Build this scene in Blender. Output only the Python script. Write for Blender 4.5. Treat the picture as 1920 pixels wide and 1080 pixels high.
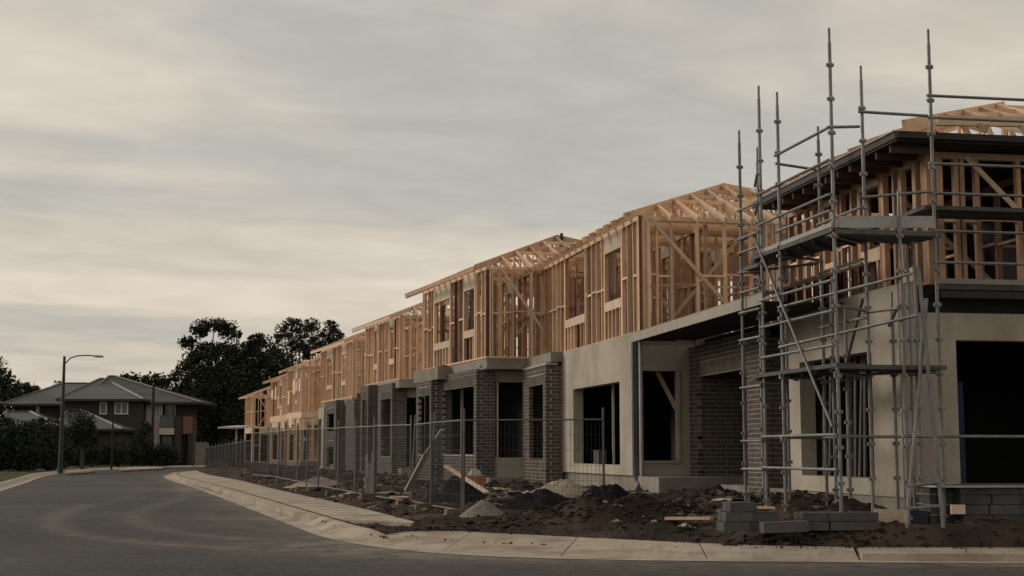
import bpy, math, random
import numpy as np
from mathutils import Vector, Matrix, noise as mnoise
V = Vector
S = bpy.context.scene
for o in list(bpy.data.objects): bpy.data.objects.remove(o)
R = math.radians
rnd = random.Random(7)

# ------------------------------------------------------------------ camera
F = 2670.0; CX = 960.0; CY = 540.0; HOR = 847.0; CAMZ = 1.3
PITCH = math.atan((HOR - CY) / F)
cam = bpy.data.cameras.new('camera'); camo = bpy.data.objects.new('camera', cam)
S.collection.objects.link(camo); S.camera = camo
cam.sensor_width = 36.0; cam.lens = 36.0 * F / 1920.0
cam.clip_start = 0.1; cam.clip_end = 5000
camo.location = (0, 0, CAMZ); camo.rotation_euler = (R(90) + PITCH, 0, 0)

# ------------------------------------------------------------------ world, sun, exposure
SUN_AZ = R(-66)     # measured from +Y towards +X: low in the west, ahead and left of the picture
SUN_EL = R(19)
w = bpy.data.worlds.new('World'); S.world = w; w.use_nodes = True
nt = w.node_tree; N = nt.nodes; N.clear(); L = nt.links
def nd(t, **k):
    n = N.new(t)
    for a, b in k.items():
        if a[0] == '_': setattr(n, a[1:], b)
        else: n.inputs[a.replace('__', ' ')].default_value = b
    return n
out = nd('ShaderNodeOutputWorld')
sky = nd('ShaderNodeTexSky', _sky_type='NISHITA', _sun_disc=False, _sun_elevation=SUN_EL, _sun_rotation=SUN_AZ,
         _air_density=1.2, _dust_density=3.0, _ozone_density=1.0)
bg1 = nd('ShaderNodeBackground', Strength=0.08); L.new(sky.outputs[0], bg1.inputs[0])
tc = nd('ShaderNodeTexCoord'); sep = nd('ShaderNodeSeparateXYZ'); L.new(tc.outputs['Generated'], sep.inputs[0])
zc = nd('ShaderNodeMath', _operation='MAXIMUM'); L.new(sep.outputs[2], zc.inputs[0]); zc.inputs[1].default_value = 0.0
za = nd('ShaderNodeMath', _operation='ADD'); L.new(zc.outputs[0], za.inputs[0]); za.inputs[1].default_value = 0.12
dx = nd('ShaderNodeMath', _operation='DIVIDE'); L.new(sep.outputs[0], dx.inputs[0]); L.new(za.outputs[0], dx.inputs[1])
dy = nd('ShaderNodeMath', _operation='DIVIDE'); L.new(sep.outputs[1], dy.inputs[0]); L.new(za.outputs[0], dy.inputs[1])
cmb = nd('ShaderNodeCombineXYZ'); L.new(dx.outputs[0], cmb.inputs[0]); L.new(dy.outputs[0], cmb.inputs[1])
mp0 = nd('ShaderNodeMapping'); L.new(cmb.outputs[0], mp0.inputs[0]); mp0.inputs['Rotation'].default_value = (0, 0, R(-20))
mp = nd('ShaderNodeMapping'); L.new(mp0.outputs[0], mp.inputs[0])
mp.inputs['Scale'].default_value = (0.48, 1.0, 1); mp.inputs['Location'].default_value = (5.1, 1.15, 0)
n1 = nd('ShaderNodeTexNoise', Scale=1.0, Detail=4.0, Roughness=0.45, Distortion=0.8); L.new(mp.outputs[0], n1.inputs['Vector'])
n2 = nd('ShaderNodeTexNoise', Scale=3.0, Detail=6.0, Roughness=0.55, Distortion=1.2); L.new(mp.outputs[0], n2.inputs['Vector'])
r1 = nd('ShaderNodeValToRGB'); L.new(n1.outputs[0], r1.inputs[0])
e = r1.color_ramp.elements
e[0].position = 0.425; e[0].color = (0.495, 0.473, 0.432, 1)
e[1].position = 0.575; e[1].color = (0.70, 0.617, 0.517, 1)
m = r1.color_ramp.elements.new(0.50); m.color = (0.612, 0.55, 0.466, 1)
r2 = nd('ShaderNodeMapRange'); L.new(n2.outputs[0], r2.inputs[0])
r2.inputs[1].default_value = 0.3; r2.inputs[2].default_value = 0.7; r2.inputs[3].default_value = 0.93; r2.inputs[4].default_value = 1.07
mul = nd('ShaderNodeMix', _data_type='RGBA', _blend_type='MULTIPLY'); mul.inputs[0].default_value = 1
n3 = nd('ShaderNodeTexNoise', Scale=4.5, Detail=6.0, Roughness=0.6, Distortion=0.6); L.new(cmb.outputs[0], n3.inputs['Vector'])
r3 = nd('ShaderNodeMapRange'); L.new(n3.outputs[0], r3.inputs[0])
for i_, v_ in enumerate((0.3, 0.7, 0.94, 1.06)): r3.inputs[i_ + 1].default_value = v_
m23 = nd('ShaderNodeMath', _operation='MULTIPLY'); L.new(r2.outputs[0], m23.inputs[0]); L.new(r3.outputs[0], m23.inputs[1])
L.new(r1.outputs[0], mul.inputs[6]); L.new(m23.outputs[0], mul.inputs[7])
bg2 = nd('ShaderNodeBackground', Strength=1.03); L.new(mul.outputs[2], bg2.inputs[0])
mx = nd('ShaderNodeMixShader'); mx.inputs[0].default_value = 0.87
L.new(bg1.outputs[0], mx.inputs[1]); L.new(bg2.outputs[0], mx.inputs[2]); L.new(mx.outputs[0], out.inputs[0])

sl = bpy.data.lights.new('sun', 'SUN'); sl.energy = 1.4; sl.angle = R(18); sl.color = (1.0, 0.89, 0.76)
so = bpy.data.objects.new('sun', sl); S.collection.objects.link(so)
sd = V((math.sin(SUN_AZ) * math.cos(SUN_EL), math.cos(SUN_AZ) * math.cos(SUN_EL), math.sin(SUN_EL)))
so.rotation_euler = sd.to_track_quat('Z', 'Y').to_euler()
S.view_settings.view_transform = 'Standard'; S.view_settings.look = 'None'
S.view_settings.gamma = 1; S.view_settings.exposure = 0.08; S.view_settings.use_curve_mapping = False

# ------------------------------------------------------------------ pixel to direction
cp, sp_ = math.cos(PITCH), math.sin(PITCH)
def ray(px, py):
    u = (px - CX) / F; v = (CY - py) / F
    y = cp - v * sp_; z = sp_ + v * cp
    return V((u / y, 1.0, z / y))
def at(px, py, Y): return V((0, 0, CAMZ)) + ray(px, py) * Y
def gnd(px, py, z=0.0):
    r = ray(px, py); return V((0, 0, CAMZ)) + r * ((z - CAMZ) / r.z)
def zat(py, Y, px=960): return at(px, py, Y).z
def hit(px, P, d, py=780):                       # the point of a vertical plane seen at px
    r = ray(px, py); nn = V((d.y, -d.x, 0))
    return V((0, 0, CAMZ)) + r * ((P.x * nn.x + P.y * nn.y) / (r.x * nn.x + r.y * nn.y))
def s_of(px, P, d, py=780):
    h = hit(px, P, d, py); return (h.x - P.x) * d.x + (h.y - P.y) * d.y
def hdir(deg): return V((math.sin(R(deg)), math.cos(R(deg)), 0))
def sm(a, b, x):
    t = min(1, max(0, (x - a) / (b - a))); return t * t * (3 - 2 * t)

# ------------------------------------------------------------------ materials
def mat(name, c1, c2=None, scale=3.0, rough=0.85, metal=0.0, bump=0.0, bscale=None, stretch=(1, 1, 1), vary=0.0, island=False,
        c3=None, s3=0.6, lo=0.35, hi=0.65, detail=5.0, attr=None, attrc=None, spec=0.3, bdist=0.02, grain=0.0, gscale=38.0):
    m = bpy.data.materials.new(name); m.use_nodes = True
    t = m.node_tree; n = t.nodes; l = t.links; b = n['Principled BSDF']
    b.inputs['Roughness'].default_value = rough; b.inputs['Metallic'].default_value = metal
    b.inputs['Specular IOR Level'].default_value = spec
    g = n.new('ShaderNodeNewGeometry'); mpn = n.new('ShaderNodeMapping'); l.new(g.outputs['Position'], mpn.inputs[0])
    mpn.inputs['Scale'].default_value = stretch
    col = None
    def noise_(sc, dt=detail, ro=0.6):
        q = n.new('ShaderNodeTexNoise'); q.inputs['Scale'].default_value = sc; q.inputs['Detail'].default_value = dt
        q.inputs['Roughness'].default_value = ro; l.new(mpn.outputs[0], q.inputs['Vector']); return q
    def mrange(src, a, b_, c=0.0, d=1.0):
        q = n.new('ShaderNodeMapRange'); l.new(src, q.inputs[0])
        for i, x in enumerate((a, b_, c, d)): q.inputs[i + 1].default_value = x
        return q.outputs[0]
    def mix(f, a, b_, mode='MIX'):
        q = n.new('ShaderNodeMix'); q.data_type = 'RGBA'; q.blend_type = mode
        if isinstance(f, (int, float)): q.inputs[0].default_value = f
        else: l.new(f, q.inputs[0])
        for i, x in ((6, a), (7, b_)):
            if isinstance(x, tuple): q.inputs[i].default_value = (*x, 1)
            else: l.new(x, q.inputs[i])
        return q.outputs[2]
    if c2 is None: c2 = tuple(x * 0.8 for x in c1)
    q = noise_(scale); col = mix(mrange(q.outputs[0], lo, hi), c1, c2)
    if c3 is not None:
        q3 = noise_(s3, 4); col = mix(mrange(q3.outputs[0], 0.45, 0.7), col, c3)
    if grain:
        qg = noise_(gscale, 4, 0.85); hg = n.new('ShaderNodeHueSaturation'); l.new(col, hg.inputs['Color']); l.new(mrange(qg.outputs[0], .3, .7, 1 - grain, 1 + grain), hg.inputs['Value']); col = hg.outputs[0]
    if vary:
        if island:
            src = g.outputs['Random Per Island']
            oi = n.new('ShaderNodeObjectInfo'); ad = n.new('ShaderNodeMath'); ad.operation = 'ADD'
            l.new(src, ad.inputs[0]); l.new(oi.outputs['Random'], ad.inputs[1])
            fr = n.new('ShaderNodeMath'); fr.operation = 'FRACT'; l.new(ad.outputs[0], fr.inputs[0]); src = fr.outputs[0]
        else:
            oi = n.new('ShaderNodeObjectInfo'); src = oi.outputs['Random']
        h = n.new('ShaderNodeHueSaturation'); l.new(col, h.inputs['Color']); l.new(mrange(src, 0, 1, 1 - vary, 1 + vary), h.inputs['Value'])
        f2 = n.new('ShaderNodeMath'); f2.operation = 'MULTIPLY'; l.new(src, f2.inputs[0]); f2.inputs[1].default_value = 7.31
        f3 = n.new('ShaderNodeMath'); f3.operation = 'FRACT'; l.new(f2.outputs[0], f3.inputs[0])
        l.new(mrange(f3.outputs[0], 0, 1, 0.85, 1.12), h.inputs['Saturation'])
        col = h.outputs[0]
    if attr:
        a = n.new('ShaderNodeAttribute'); a.attribute_name = attr
        qn = noise_(2.2, 6, 0.7); mm = n.new('ShaderNodeMath'); mm.operation = 'MULTIPLY'
        l.new(a.outputs['Fac'], mm.inputs[0]); l.new(mrange(qn.outputs[0], 0.3, 0.62), mm.inputs[1])
        col = mix(mm.outputs[0], col, attrc)
    l.new(col, b.inputs['Base Color'])
    if bump:
        q = noise_(bscale or scale * 6, 6, 0.65); bp = n.new('ShaderNodeBump'); bp.inputs['Strength'].default_value = bump
        bp.inputs['Distance'].default_value = bdist; l.new(q.outputs[0], bp.inputs['Height']); l.new(bp.outputs[0], b.inputs['Normal'])
    return m
M = {}
M['pine'] = mat('pine', (0.70, 0.49, 0.325), (0.60, 0.395, 0.25), 5, 0.8, vary=0.26, stretch=(1, 1, 0.35), bump=0.15, bscale=60)
M['pine_pale'] = mat('pine_pale', (0.60, 0.455, 0.325), (0.52, 0.38, 0.26), 4, 0.8, vary=0.12)
M['pine_red'] = mat('pine_red', (0.47, 0.30, 0.195), (0.36, 0.215, 0.135), 5, 0.8, vary=0.25)  # reddish pine; on inner frames it paints room shade into the timber
M['pine_dark'] = mat('pine_dark', (0.13, 0.075, 0.05), (0.085, 0.05, 0.035), 5, 0.85, vary=0.3)  # dark pine; boards behind stud gaps use it as painted shade
M['board'] = mat('board', (0.50, 0.45, 0.35), (0.42, 0.38, 0.30), 3, 0.85, vary=0.1)
M['steel_dark'] = mat('steel_dark', (0.03, 0.03, 0.04), None, 3, 0.6)
M['render'] = mat('render', (0.43, 0.39, 0.325), (0.36, 0.325, 0.27), 1.1, 0.92, bump=0.25, bscale=45, c3=(0.27, 0.235, 0.19), s3=0.9, bdist=0.006, grain=.12, stretch=(1, 1, .55))
M['concrete'] = mat('concrete', (0.29, 0.27, 0.235), (0.20, 0.185, 0.165), 2.2, 0.92, bump=0.35, bscale=22, c3=(0.17, 0.15, 0.125), s3=0.9)
M['path'] = mat('path', (0.40, 0.345, 0.275), (0.32, 0.27, 0.215), 1.6, 0.93, bump=0.3, bscale=30, c3=(0.20, 0.15, 0.108), s3=1.3, grain=.25, vary=0.05, bdist=0.008)
M['brick'] = mat('brick', (0.098, 0.088, 0.077), (0.068, 0.061, 0.055), 9, 0.9, vary=0.2, island=True, bump=0.3, bscale=60, bdist=0.006)
M['brick_brown'] = mat('brick_brown', (0.110, 0.090, 0.075), (0.072, 0.059, 0.051), 9, 0.9, vary=0.22, island=True, bump=0.3, bscale=60, bdist=0.006)
M['mortar'] = mat('mortar', (0.40, 0.375, 0.325), (0.30, 0.28, 0.24), 8, 0.95, bump=0.3, bscale=80, bdist=0.005)
M['block'] = mat('block', (0.085, 0.085, 0.084), (0.056, 0.056, 0.057), 6, 0.93, vary=0.2, bump=0.4, bscale=50, bdist=0.006)
M['galv'] = mat('galv', (0.215, 0.225, 0.225), (0.135, 0.145, 0.15), 7, 0.5, 0.45, vary=0.18, spec=0.4, c3=(0.17, 0.145, 0.12), s3=2.5)
M['fence_steel'] = mat('fence_steel', (0.125, 0.13, 0.132), (0.085, 0.09, 0.092), 5, 0.55, 0.3, vary=0.1, spec=0.4)
M['wire'] = mat('wire', (0.07, 0.072, 0.075), (0.05, 0.052, 0.054), 5, 0.6, 0.2)
M['plank'] = mat('plank', (0.10, 0.098, 0.094), (0.065, 0.063, 0.06), 6, 0.7, 0.2, vary=0.2)
M['asphalt'] = mat('asphalt', (0.043, 0.042, 0.042), (0.025, 0.025, 0.026), 2.4, 0.88, bump=0.6, bscale=70, c3=(0.058, 0.055, 0.051), s3=0.22, attr='dust', attrc=(0.205, 0.17, 0.14), bdist=0.012, grain=.85, gscale=7.0)
M['dirt'] = mat('dirt', (0.046, 0.035, 0.028), (0.025, 0.020, 0.018), 2.6, 0.97, bump=1.0, bscale=16, c3=(0.105, 0.076, 0.056), s3=0.7, bdist=0.05, spec=0.1)
M['clod'] = mat('clod', (0.060, 0.046, 0.037), (0.032, 0.026, 0.022), 6, 0.97, vary=0.55, island=True, bump=0.6, bscale=40, spec=0.1)
M['rubble'] = mat('rubble', (0.26, 0.225, 0.18), (0.14, 0.12, 0.10), 6, 0.95, vary=0.5, island=True, bump=0.5, bscale=50)
M['black_soil'] = mat('black_soil', (0.018, 0.017, 0.018), (0.012, 0.011, 0.012), 4, 0.95, bump=0.7, bscale=18, bdist=0.03, spec=0.1)
M['gravel'] = mat('gravel', (0.25, 0.235, 0.20), (0.15, 0.14, 0.12), 14, 0.95, bump=1.0, bscale=45, bdist=0.03)
M['sand'] = mat('sand', (0.40, 0.34, 0.265), (0.29, 0.245, 0.19), 6, 0.95, bump=0.8, bscale=25, bdist=0.03)
M['grass'] = mat('grass', (0.050, 0.066, 0.026), (0.032, 0.044, 0.018), 1.5, 0.95, bump=0.8, bscale=12, c3=(0.075, 0.078, 0.035), s3=0.35, bdist=0.05, spec=0.1)
M['leaf'] = mat('leaf', (0.040, 0.050, 0.027), (0.026, 0.034, 0.019), 0.6, 0.8, vary=0.35, island=True, spec=0.15)
M['leaf_bush'] = mat('leaf_bush', (0.028, 0.040, 0.020), (0.017, 0.025, 0.013), 0.8, 0.8, vary=0.35, island=True, spec=0.15)
M['bark'] = mat('bark', (0.06, 0.05, 0.04), (0.035, 0.03, 0.025), 3, 0.95, bump=0.5, bscale=12)
M['house_brick'] = mat('house_brick', (0.058, 0.046, 0.040), (0.042, 0.034, 0.030), 2, 0.93, stretch=(1, 1, 4))
M['house_render'] = mat('house_render', (0.50, 0.46, 0.39), (0.43, 0.39, 0.33), 0.6, 0.93)
M['red_brick'] = mat('red_brick', (0.19, 0.10, 0.065), (0.13, 0.07, 0.05), 3, 0.93, stretch=(1, 1, 4))
M['tile'] = mat('tile', (0.115, 0.115, 0.115), (0.085, 0.085, 0.086), 0.9, 0.75, stretch=(0.25, 1, 5), bump=0.5, bscale=3, bdist=0.05)
M['ridge_cap'] = mat('ridge_cap', (0.38, 0.375, 0.36), (0.28, 0.275, 0.265), 3, 0.7)
M['gutter_dark'] = mat('gutter_dark', (0.035, 0.031, 0.029), (0.024, 0.022, 0.021), 3, 0.6)
M['white'] = mat('white', (0.62, 0.60, 0.56), (0.52, 0.50, 0.47), 3, 0.6)
M['white_plastic'] = mat('white_plastic', (0.50, 0.48, 0.44), (0.36, 0.345, 0.32), 5, 0.55)
M['curtain'] = mat('curtain', (0.12, 0.13, 0.12), (0.09, 0.10, 0.095), 2, 0.35, spec=0.5)
M['glass'] = mat('glass', (0.035, 0.04, 0.045), (0.025, 0.03, 0.032), 2, 0.12, spec=0.6)
M['lamp_pole'] = mat('lamp_pole', (0.014, 0.030, 0.032), (0.010, 0.02, 0.022), 2, 0.45, 0.3, spec=0.5)
M['dark_pole'] = mat('dark_pole', (0.02, 0.02, 0.022), None, 3, 0.7)
M['sarking_and_shade'] = mat('sarking_and_shade', (0.022, 0.021, 0.022), (0.015, 0.015, 0.016), 3, 0.8)  # dark sheeting; on rear walls the near-black is painted room shade
M['fascia'] = mat('fascia', (0.34, 0.315, 0.27), (0.27, 0.25, 0.215), 3, 0.7)
M['orange'] = mat('orange', (0.42, 0.20, 0.075), (0.30, 0.135, 0.05), 8, 0.8)
M['cloth'] = mat('cloth', (0.42, 0.40, 0.36), (0.30, 0.29, 0.26), 6, 0.9)
M['conduit'] = mat('conduit', (0.055, 0.085, 0.10), (0.04, 0.06, 0.075), 4, 0.5, vary=0.2)
M['roof_sheet'] = mat('roof_sheet', (0.23, 0.17, 0.125), (0.15, 0.11, 0.085), 3, 0.8, vary=0.25)
M['toe'] = mat('toe', (0.36, 0.365, 0.35), (0.26, 0.265, 0.255), 5, 0.75)
M['foot'] = mat('foot', (0.155, 0.115, 0.085), (0.10, 0.075, 0.058), 5, 0.93, vary=0.2, bump=0.4, bscale=30)
M['blue_tarp'] = mat('blue_tarp', (0.02, 0.035, 0.09), (0.012, 0.02, 0.055), 3, 0.7)

# ------------------------------------------------------------------ builders
class MB:
    def __init__(s): s.v = []; s.f = []
    def add(s, vs, fs):
        k = len(s.v); s.v += [tuple(x) for x in vs]; s.f += [tuple(i + k for i in f) for f in fs]; return s
    def frame(s, c, ex, ey, ez):           # box from centre and half axes
        vs = [c + ex * a + ey * b + ez * d for a in (-1, 1) for b in (-1, 1) for d in (-1, 1)]
        return s.add(vs, [(0, 1, 3, 2), (4, 6, 7, 5), (0, 4, 5, 1), (2, 3, 7, 6), (0, 2, 6, 4), (1, 5, 7, 3)])
    def beam(s, a, b, wd, h, up=V((0, 0, 1))):
        a, b = V(a), V(b); x = (b - a); l_ = x.length; x = x / l_
        y = up.cross(x)
        if y.length < 1e-4: y = V((0, 1, 0)).cross(x)
        y.normalize(); z = x.cross(y)
        return s.frame((a + b) / 2, x * l_ / 2, y * wd / 2, z * h / 2)
    def box(s, x0, x1, y0, y1, z0, z1):
        return s.frame(V(((x0 + x1) / 2, (y0 + y1) / 2, (z0 + z1) / 2)), V(((x1 - x0) / 2, 0, 0)), V((0, (y1 - y0) / 2, 0)), V((0, 0, (z1 - z0) / 2)))
    def tube(s, a, b, r0, r1=None, n=8, cap=True):
        a, b = V(a), V(b); r1 = r0 if r1 is None else r1; x = (b - a).normalized()
        y = V((0, 0, 1)).cross(x)
        if y.length < 1e-3: y = V((0, 1, 0)).cross(x)
        y.normalize(); z = x.cross(y)
        vs = []
        for p, r in ((a, r0), (b, r1)):
            for i in range(n):
                t = 2 * math.pi * i / n; vs.append(p + y * (math.cos(t) * r) + z * (math.sin(t) * r))
        fs = [(i, (i + 1) % n, n + (i + 1) % n, n + i) for i in range(n)]
        if cap: fs += [tuple(range(n))[::-1], tuple(range(n, 2 * n))]
        return s.add(vs, fs)
    def path(s, pts, r, n=6):
        for a, b in zip(pts, pts[1:]): s.tube(a, b, r, None, n)
        return s
    def prism(s, pts, z0, z1):
        n = len(pts); vs = [V((p[0], p[1], z0)) for p in pts] + [V((p[0], p[1], z1)) for p in pts]
        return s.add(vs, [tuple(range(n))[::-1], tuple(range(n, 2 * n))] + [(i, (i + 1) % n, n + (i + 1) % n, n + i) for i in range(n)])
    def quadslab(s, q, th):                  # q: four top corners, thickness downward
        q = [V(p) for p in q]; vs = q + [p - V((0, 0, th)) for p in q]
        return s.add(vs, [(0, 1, 2, 3), (7, 6, 5, 4), (0, 4, 5, 1), (1, 5, 6, 2), (2, 6, 7, 3), (3, 7, 4, 0)])
    def mesh(s, name, m, base=V((0, 0, 0)), smooth=False):
        me = bpy.data.meshes.new(name)
        me.from_pydata([(x[0] - base.x, x[1] - base.y, x[2] - base.z) for x in s.v], [], s.f)
        me.materials.append(M[m]); me.validate(); me.update()
        if smooth: me.polygons.foreach_set('use_smooth', [True] * len(me.polygons))
        return me
COL = S.collection.objects
BASE = {}
def thing(name, label, cat, base, group=None):
    o = bpy.data.objects.new(name, None); COL.link(o); o.empty_display_size = 0.3
    o.location = base; o['label'] = label; o['category'] = cat
    if group: o['group'] = group
    BASE[o.name] = V(base); o['_b'] = list(base); return o
def bs(o): return V(o['_b'])
def part(name, mb, m, par, smooth=False, kind=None, label=None):
    b = bs(par); o = bpy.data.objects.new(name, mb.mesh(name, m, b, smooth)); COL.link(o); o.parent = par; o['_b'] = list(b)
    if kind: o['kind'] = kind
    if label: o['label'] = label
    return o
def single(name, mb, m, label=None, cat=None, group=None, kind=None, base=None, smooth=False):
    if base is None:
        n = len(mb.v); base = V((sum(v[0] for v in mb.v) / n, sum(v[1] for v in mb.v) / n, min(v[2] for v in mb.v)))
    o = bpy.data.objects.new(name, mb.mesh(name, m, base, smooth)); COL.link(o); o.location = base; o['_b'] = list(base)
    for k, x in (('label', label), ('category', cat), ('group', group), ('kind', kind)):
        if x: o[k] = x
    return o
_unit = {}
def unit(m):
    if m not in _unit:
        b = MB(); b.frame(V((0, 0, 0)), V((.5, 0, 0)), V((0, .5, 0)), V((0, 0, .5))); _unit[m] = b.mesh('box_' + m, m)
    return _unit[m]
def piece(name, m, par, a, b, wd, h, up=V((0, 0, 1))):   # one board, stud, brick: a shared unit box set between two points
    a, b = V(a), V(b); x = b - a; l_ = x.length; x = x / l_
    y = up.cross(x)
    if y.length < 1e-4: y = V((0, 1, 0)).cross(x)
    y.normalize(); z = x.cross(y); c = (a + b) / 2 - (bs(par) if par else V((0, 0, 0)))
    o = bpy.data.objects.new(name, unit(m)); COL.link(o)
    if par: o.parent = par
    X, Y, Z = x * l_, y * wd, z * h
    o.matrix_basis = Matrix(((X.x, Y.x, Z.x, c.x), (X.y, Y.y, Z.y, c.y), (X.z, Y.z, Z.z, c.z), (0, 0, 0, 1)))
    return o
def cells(L_, z0, z1, ops):
    ss = sorted({0, L_, *[a for o in ops for a in o[:2]]}); ss = [s for s in ss if 0 <= s <= L_]; r = []
    for a, b in zip(ss, ss[1:]):
        m_ = (a + b) / 2; zz = [(z0, z1)]
        for o in ops:
            if o[0] <= m_ <= o[1]:
                nz = []
                for p, q in zz:
                    if o[2] > p: nz.append((p, min(q, o[2])))
                    if o[3] < q: nz.append((max(p, o[3]), q))
                zz = [t for t in nz if t[1] - t[0] > 1e-4]
        r += [(a, b, p, q) for p, q in zz]
    return r
def up(z): return V((0, 0, z))
def solid_wall(mb, P, d, L_, z0, z1, ops, th, n):  # outer face through P, n outward
    P0 = V((P.x, P.y, 0))
    for a, b, p, q in cells(L_, z0, z1, ops):
        mb.frame(P0 + d * (a + b) / 2 - n * th / 2 + up((p + q) / 2), d * (b - a) / 2, n * th / 2, up((q - p) / 2))
    return mb
BR = {}
def brick_wall(house, P, d, n, L_, z0, z1, ops=(), th=0.11, m='brick', name='brick_wall', start=0.0, limit=300, soldier=True, both=False):
    """mortar core with bricks standing 5 mm proud, running bond; soldier course over each opening"""
    P0 = V((P.x, P.y, 0)); core = MB(); solid_wall(core, P0 - n * 0.006 + d * 0.007, d, L_ - 0.014, z0, z1 - .004, [(o[0] - .007, o[1] - .007, o[2], o[3]) for o in ops], th - 0.012, n)
    wall = part(name, core, 'mortar', house); rest = MB(); cnt = BR.setdefault(house.name, 0); hgt = 0.086
    sold = [(o[0] - 0.0, o[1] + 0.0, o[3], o[3] + 0.238) for o in ops if soldier and o[3] + 0.2 < z1]
    r = random.Random(int(L_ * 1000)); items = []
    k = 0; z = z0
    while z + 0.04 < z1:
        zz0, zz1 = z + 0.013, min(z + hgt, z1); s = -(0.12 if k % 2 else 0.0) + start
        while s < L_:
            a, b = (s + 0.013 if s > 0.005 else 0.0), min(s + 0.24, L_)
            if b - a < 0.03: s += 0.24; continue
            segs = [(a, b)]; mid = (zz0 + zz1) / 2
            for o in list(ops) + sold:
                if o[2] < mid < o[3]:
                    ns = []
                    for p, q in segs:
                        if o[0] > p: ns.append((p, min(q, o[0])))
                        if o[1] < q: ns.append((max(p, o[1]), q))
                    segs = [t for t in ns if t[1] - t[0] > 0.03]
            items += [(p, q, zz0, zz1) for p, q in segs]
            s += 0.24
        z += hgt; k += 1
    for a, b, p, q in sold:
        s = a
        while s + 0.05 < b: items.append((s + 0.008, min(s + 0.086, b), p + 0.01, q - 0.004)); s += 0.086
    items.sort(key=lambda t: t[0])
    for a, b, p, q in items:
        j = r.uniform(-0.002, 0.003); c = P0 + d * (a + b) / 2 - n * (th / 2 - j) + up((p + q) / 2)
        if BR[house.name] < limit and b - a > 0.06:
            piece('brick', m, wall, c - d * (b - a) / 2, c + d * (b - a) / 2, th, q - p); BR[house.name] += 1
        else: rest.frame(c, d * (b - a) / 2, n * th / 2, up((q - p) / 2))
    if rest.v: part('brickwork', rest, m, wall, kind='stuff')
    return wall

def frame_wall(house, P, d, n, L_, z0, H, ops=(), sp=0.45, nog=True, brace=None, dep=0.09, name='wall_frame', seed=1, skip=0.0, wd=0.045, extra=(), smat='pine', gap_shade=0.0):
    """stud wall: plates are the part, studs, noggings, lintels and braces its pieces"""
    r = random.Random(seed); P0 = V((P.x, P.y, z0)); pl = MB(); c = -n * dep / 2
    pl.frame(P0 + d * L_ / 2 + c + up(0.0225), d * L_ / 2, n * dep / 2, up(0.0225))
    pl.frame(P0 + d * L_ / 2 + c + up(H - 0.045), d * L_ / 2, n * (dep / 2 + 0.001), up(0.045))
    wf = part(name, pl, smat, house)
    def stud(s, a, b, w_=None): 
        q = P0 + d * s + c; piece('stud', (smat if r.random() > gap_shade * .5 else r.choice(('pine_red', 'pine_red', 'pine_dark'))), wf, q + up(a), q + up(b), w_ or wd, dep - 0.003, up=n)  # some studs take darker pine, shade on their sides put into the colour
    ss = []; s = 0.0225
    while s < L_ - 0.02: ss.append(s); s += sp * r.uniform(0.9, 1.1)
    ss.append(L_ - 0.0225); ss += list(extra)
    for o in ops: ss = [s for s in ss if not (o[0] - 0.07 < s < o[1] + 0.07)]
    full = sorted(ss + [x for o in ops for x in (o[0] - 0.068, o[0] - 0.022, o[1] + 0.022, o[1] + 0.068) if 0 < x < L_])
    for s in full:
        if r.random() < skip: continue
        stud(s, 0.045, H - 0.09)
    for o in ops:
        a, b, zs, zh = o
        if zs > 0.1:
            k = a + 0.12
            while k < b - 0.05: stud(k, 0.045, zs - 0.2, wd); k += 0.3
            q = P0 + c + up(zs - 0.1)
            piece('sill_board', 'pine_pale', wf, q + d * a, q + d * b, dep + 0.012, 0.2)
        if zh < H - 0.12:
            q = P0 + c + up((zh + H - 0.095) / 2)
            piece('lintel', 'board', wf, q + d * a, q + d * b, dep + 0.012, H - 0.095 - zh)
    if gap_shade:  # dark boards added behind bays and sills, painting in the room's shade
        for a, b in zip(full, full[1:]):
            if b - a > 0.1 and not any(o[0] - 0.03 < (a + b) / 2 < o[1] + 0.03 for o in ops) and r.random() < gap_shade:
                q = P0 - n * (dep + r.uniform(.03, .25)) + d * (a + b) / 2; w_ = b - a + r.uniform(0.0, .2); piece('gap_shade_board', 'pine_dark', wf, q + up(0.02), q + up(H - r.choice((.1, .1, .5))), .012, w_, up=d)
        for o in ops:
            if o[2] > .3: q = P0 - n * (dep + .02); piece('gap_shade_board', 'pine_dark', wf, q + d * (o[0] - .05) + up(o[2] / 2 - .08), q + d * (o[1] + .05) + up(o[2] / 2 - .08), .012, o[2] - .2)
    if nog:
        for a, b in zip(full, full[1:]):
            if b - a > 0.12 and not any(o[0] - 0.03 < (a + b) / 2 < o[1] + 0.03 for o in ops) and r.random() > 0.12:
                q = P0 + c + up(H * 0.5 + r.choice((-0.03, 0.0, 0.03)))
                piece('nogging', 'pine', wf, q + d * (a + 0.023), q + d * (b - 0.023), dep - 0.01, 0.045)
    for (s0, s1) in brace or ():
        q = P0 + n * 0.012
        piece('brace', 'pine_pale', wf, q + d * s0 + up(H - 0.05), q + d * s1 + up(0.08), 0.022, 0.075, up=n.cross(d) if abs(s1 - s0) > 9 else up(1))
    return wf

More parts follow.
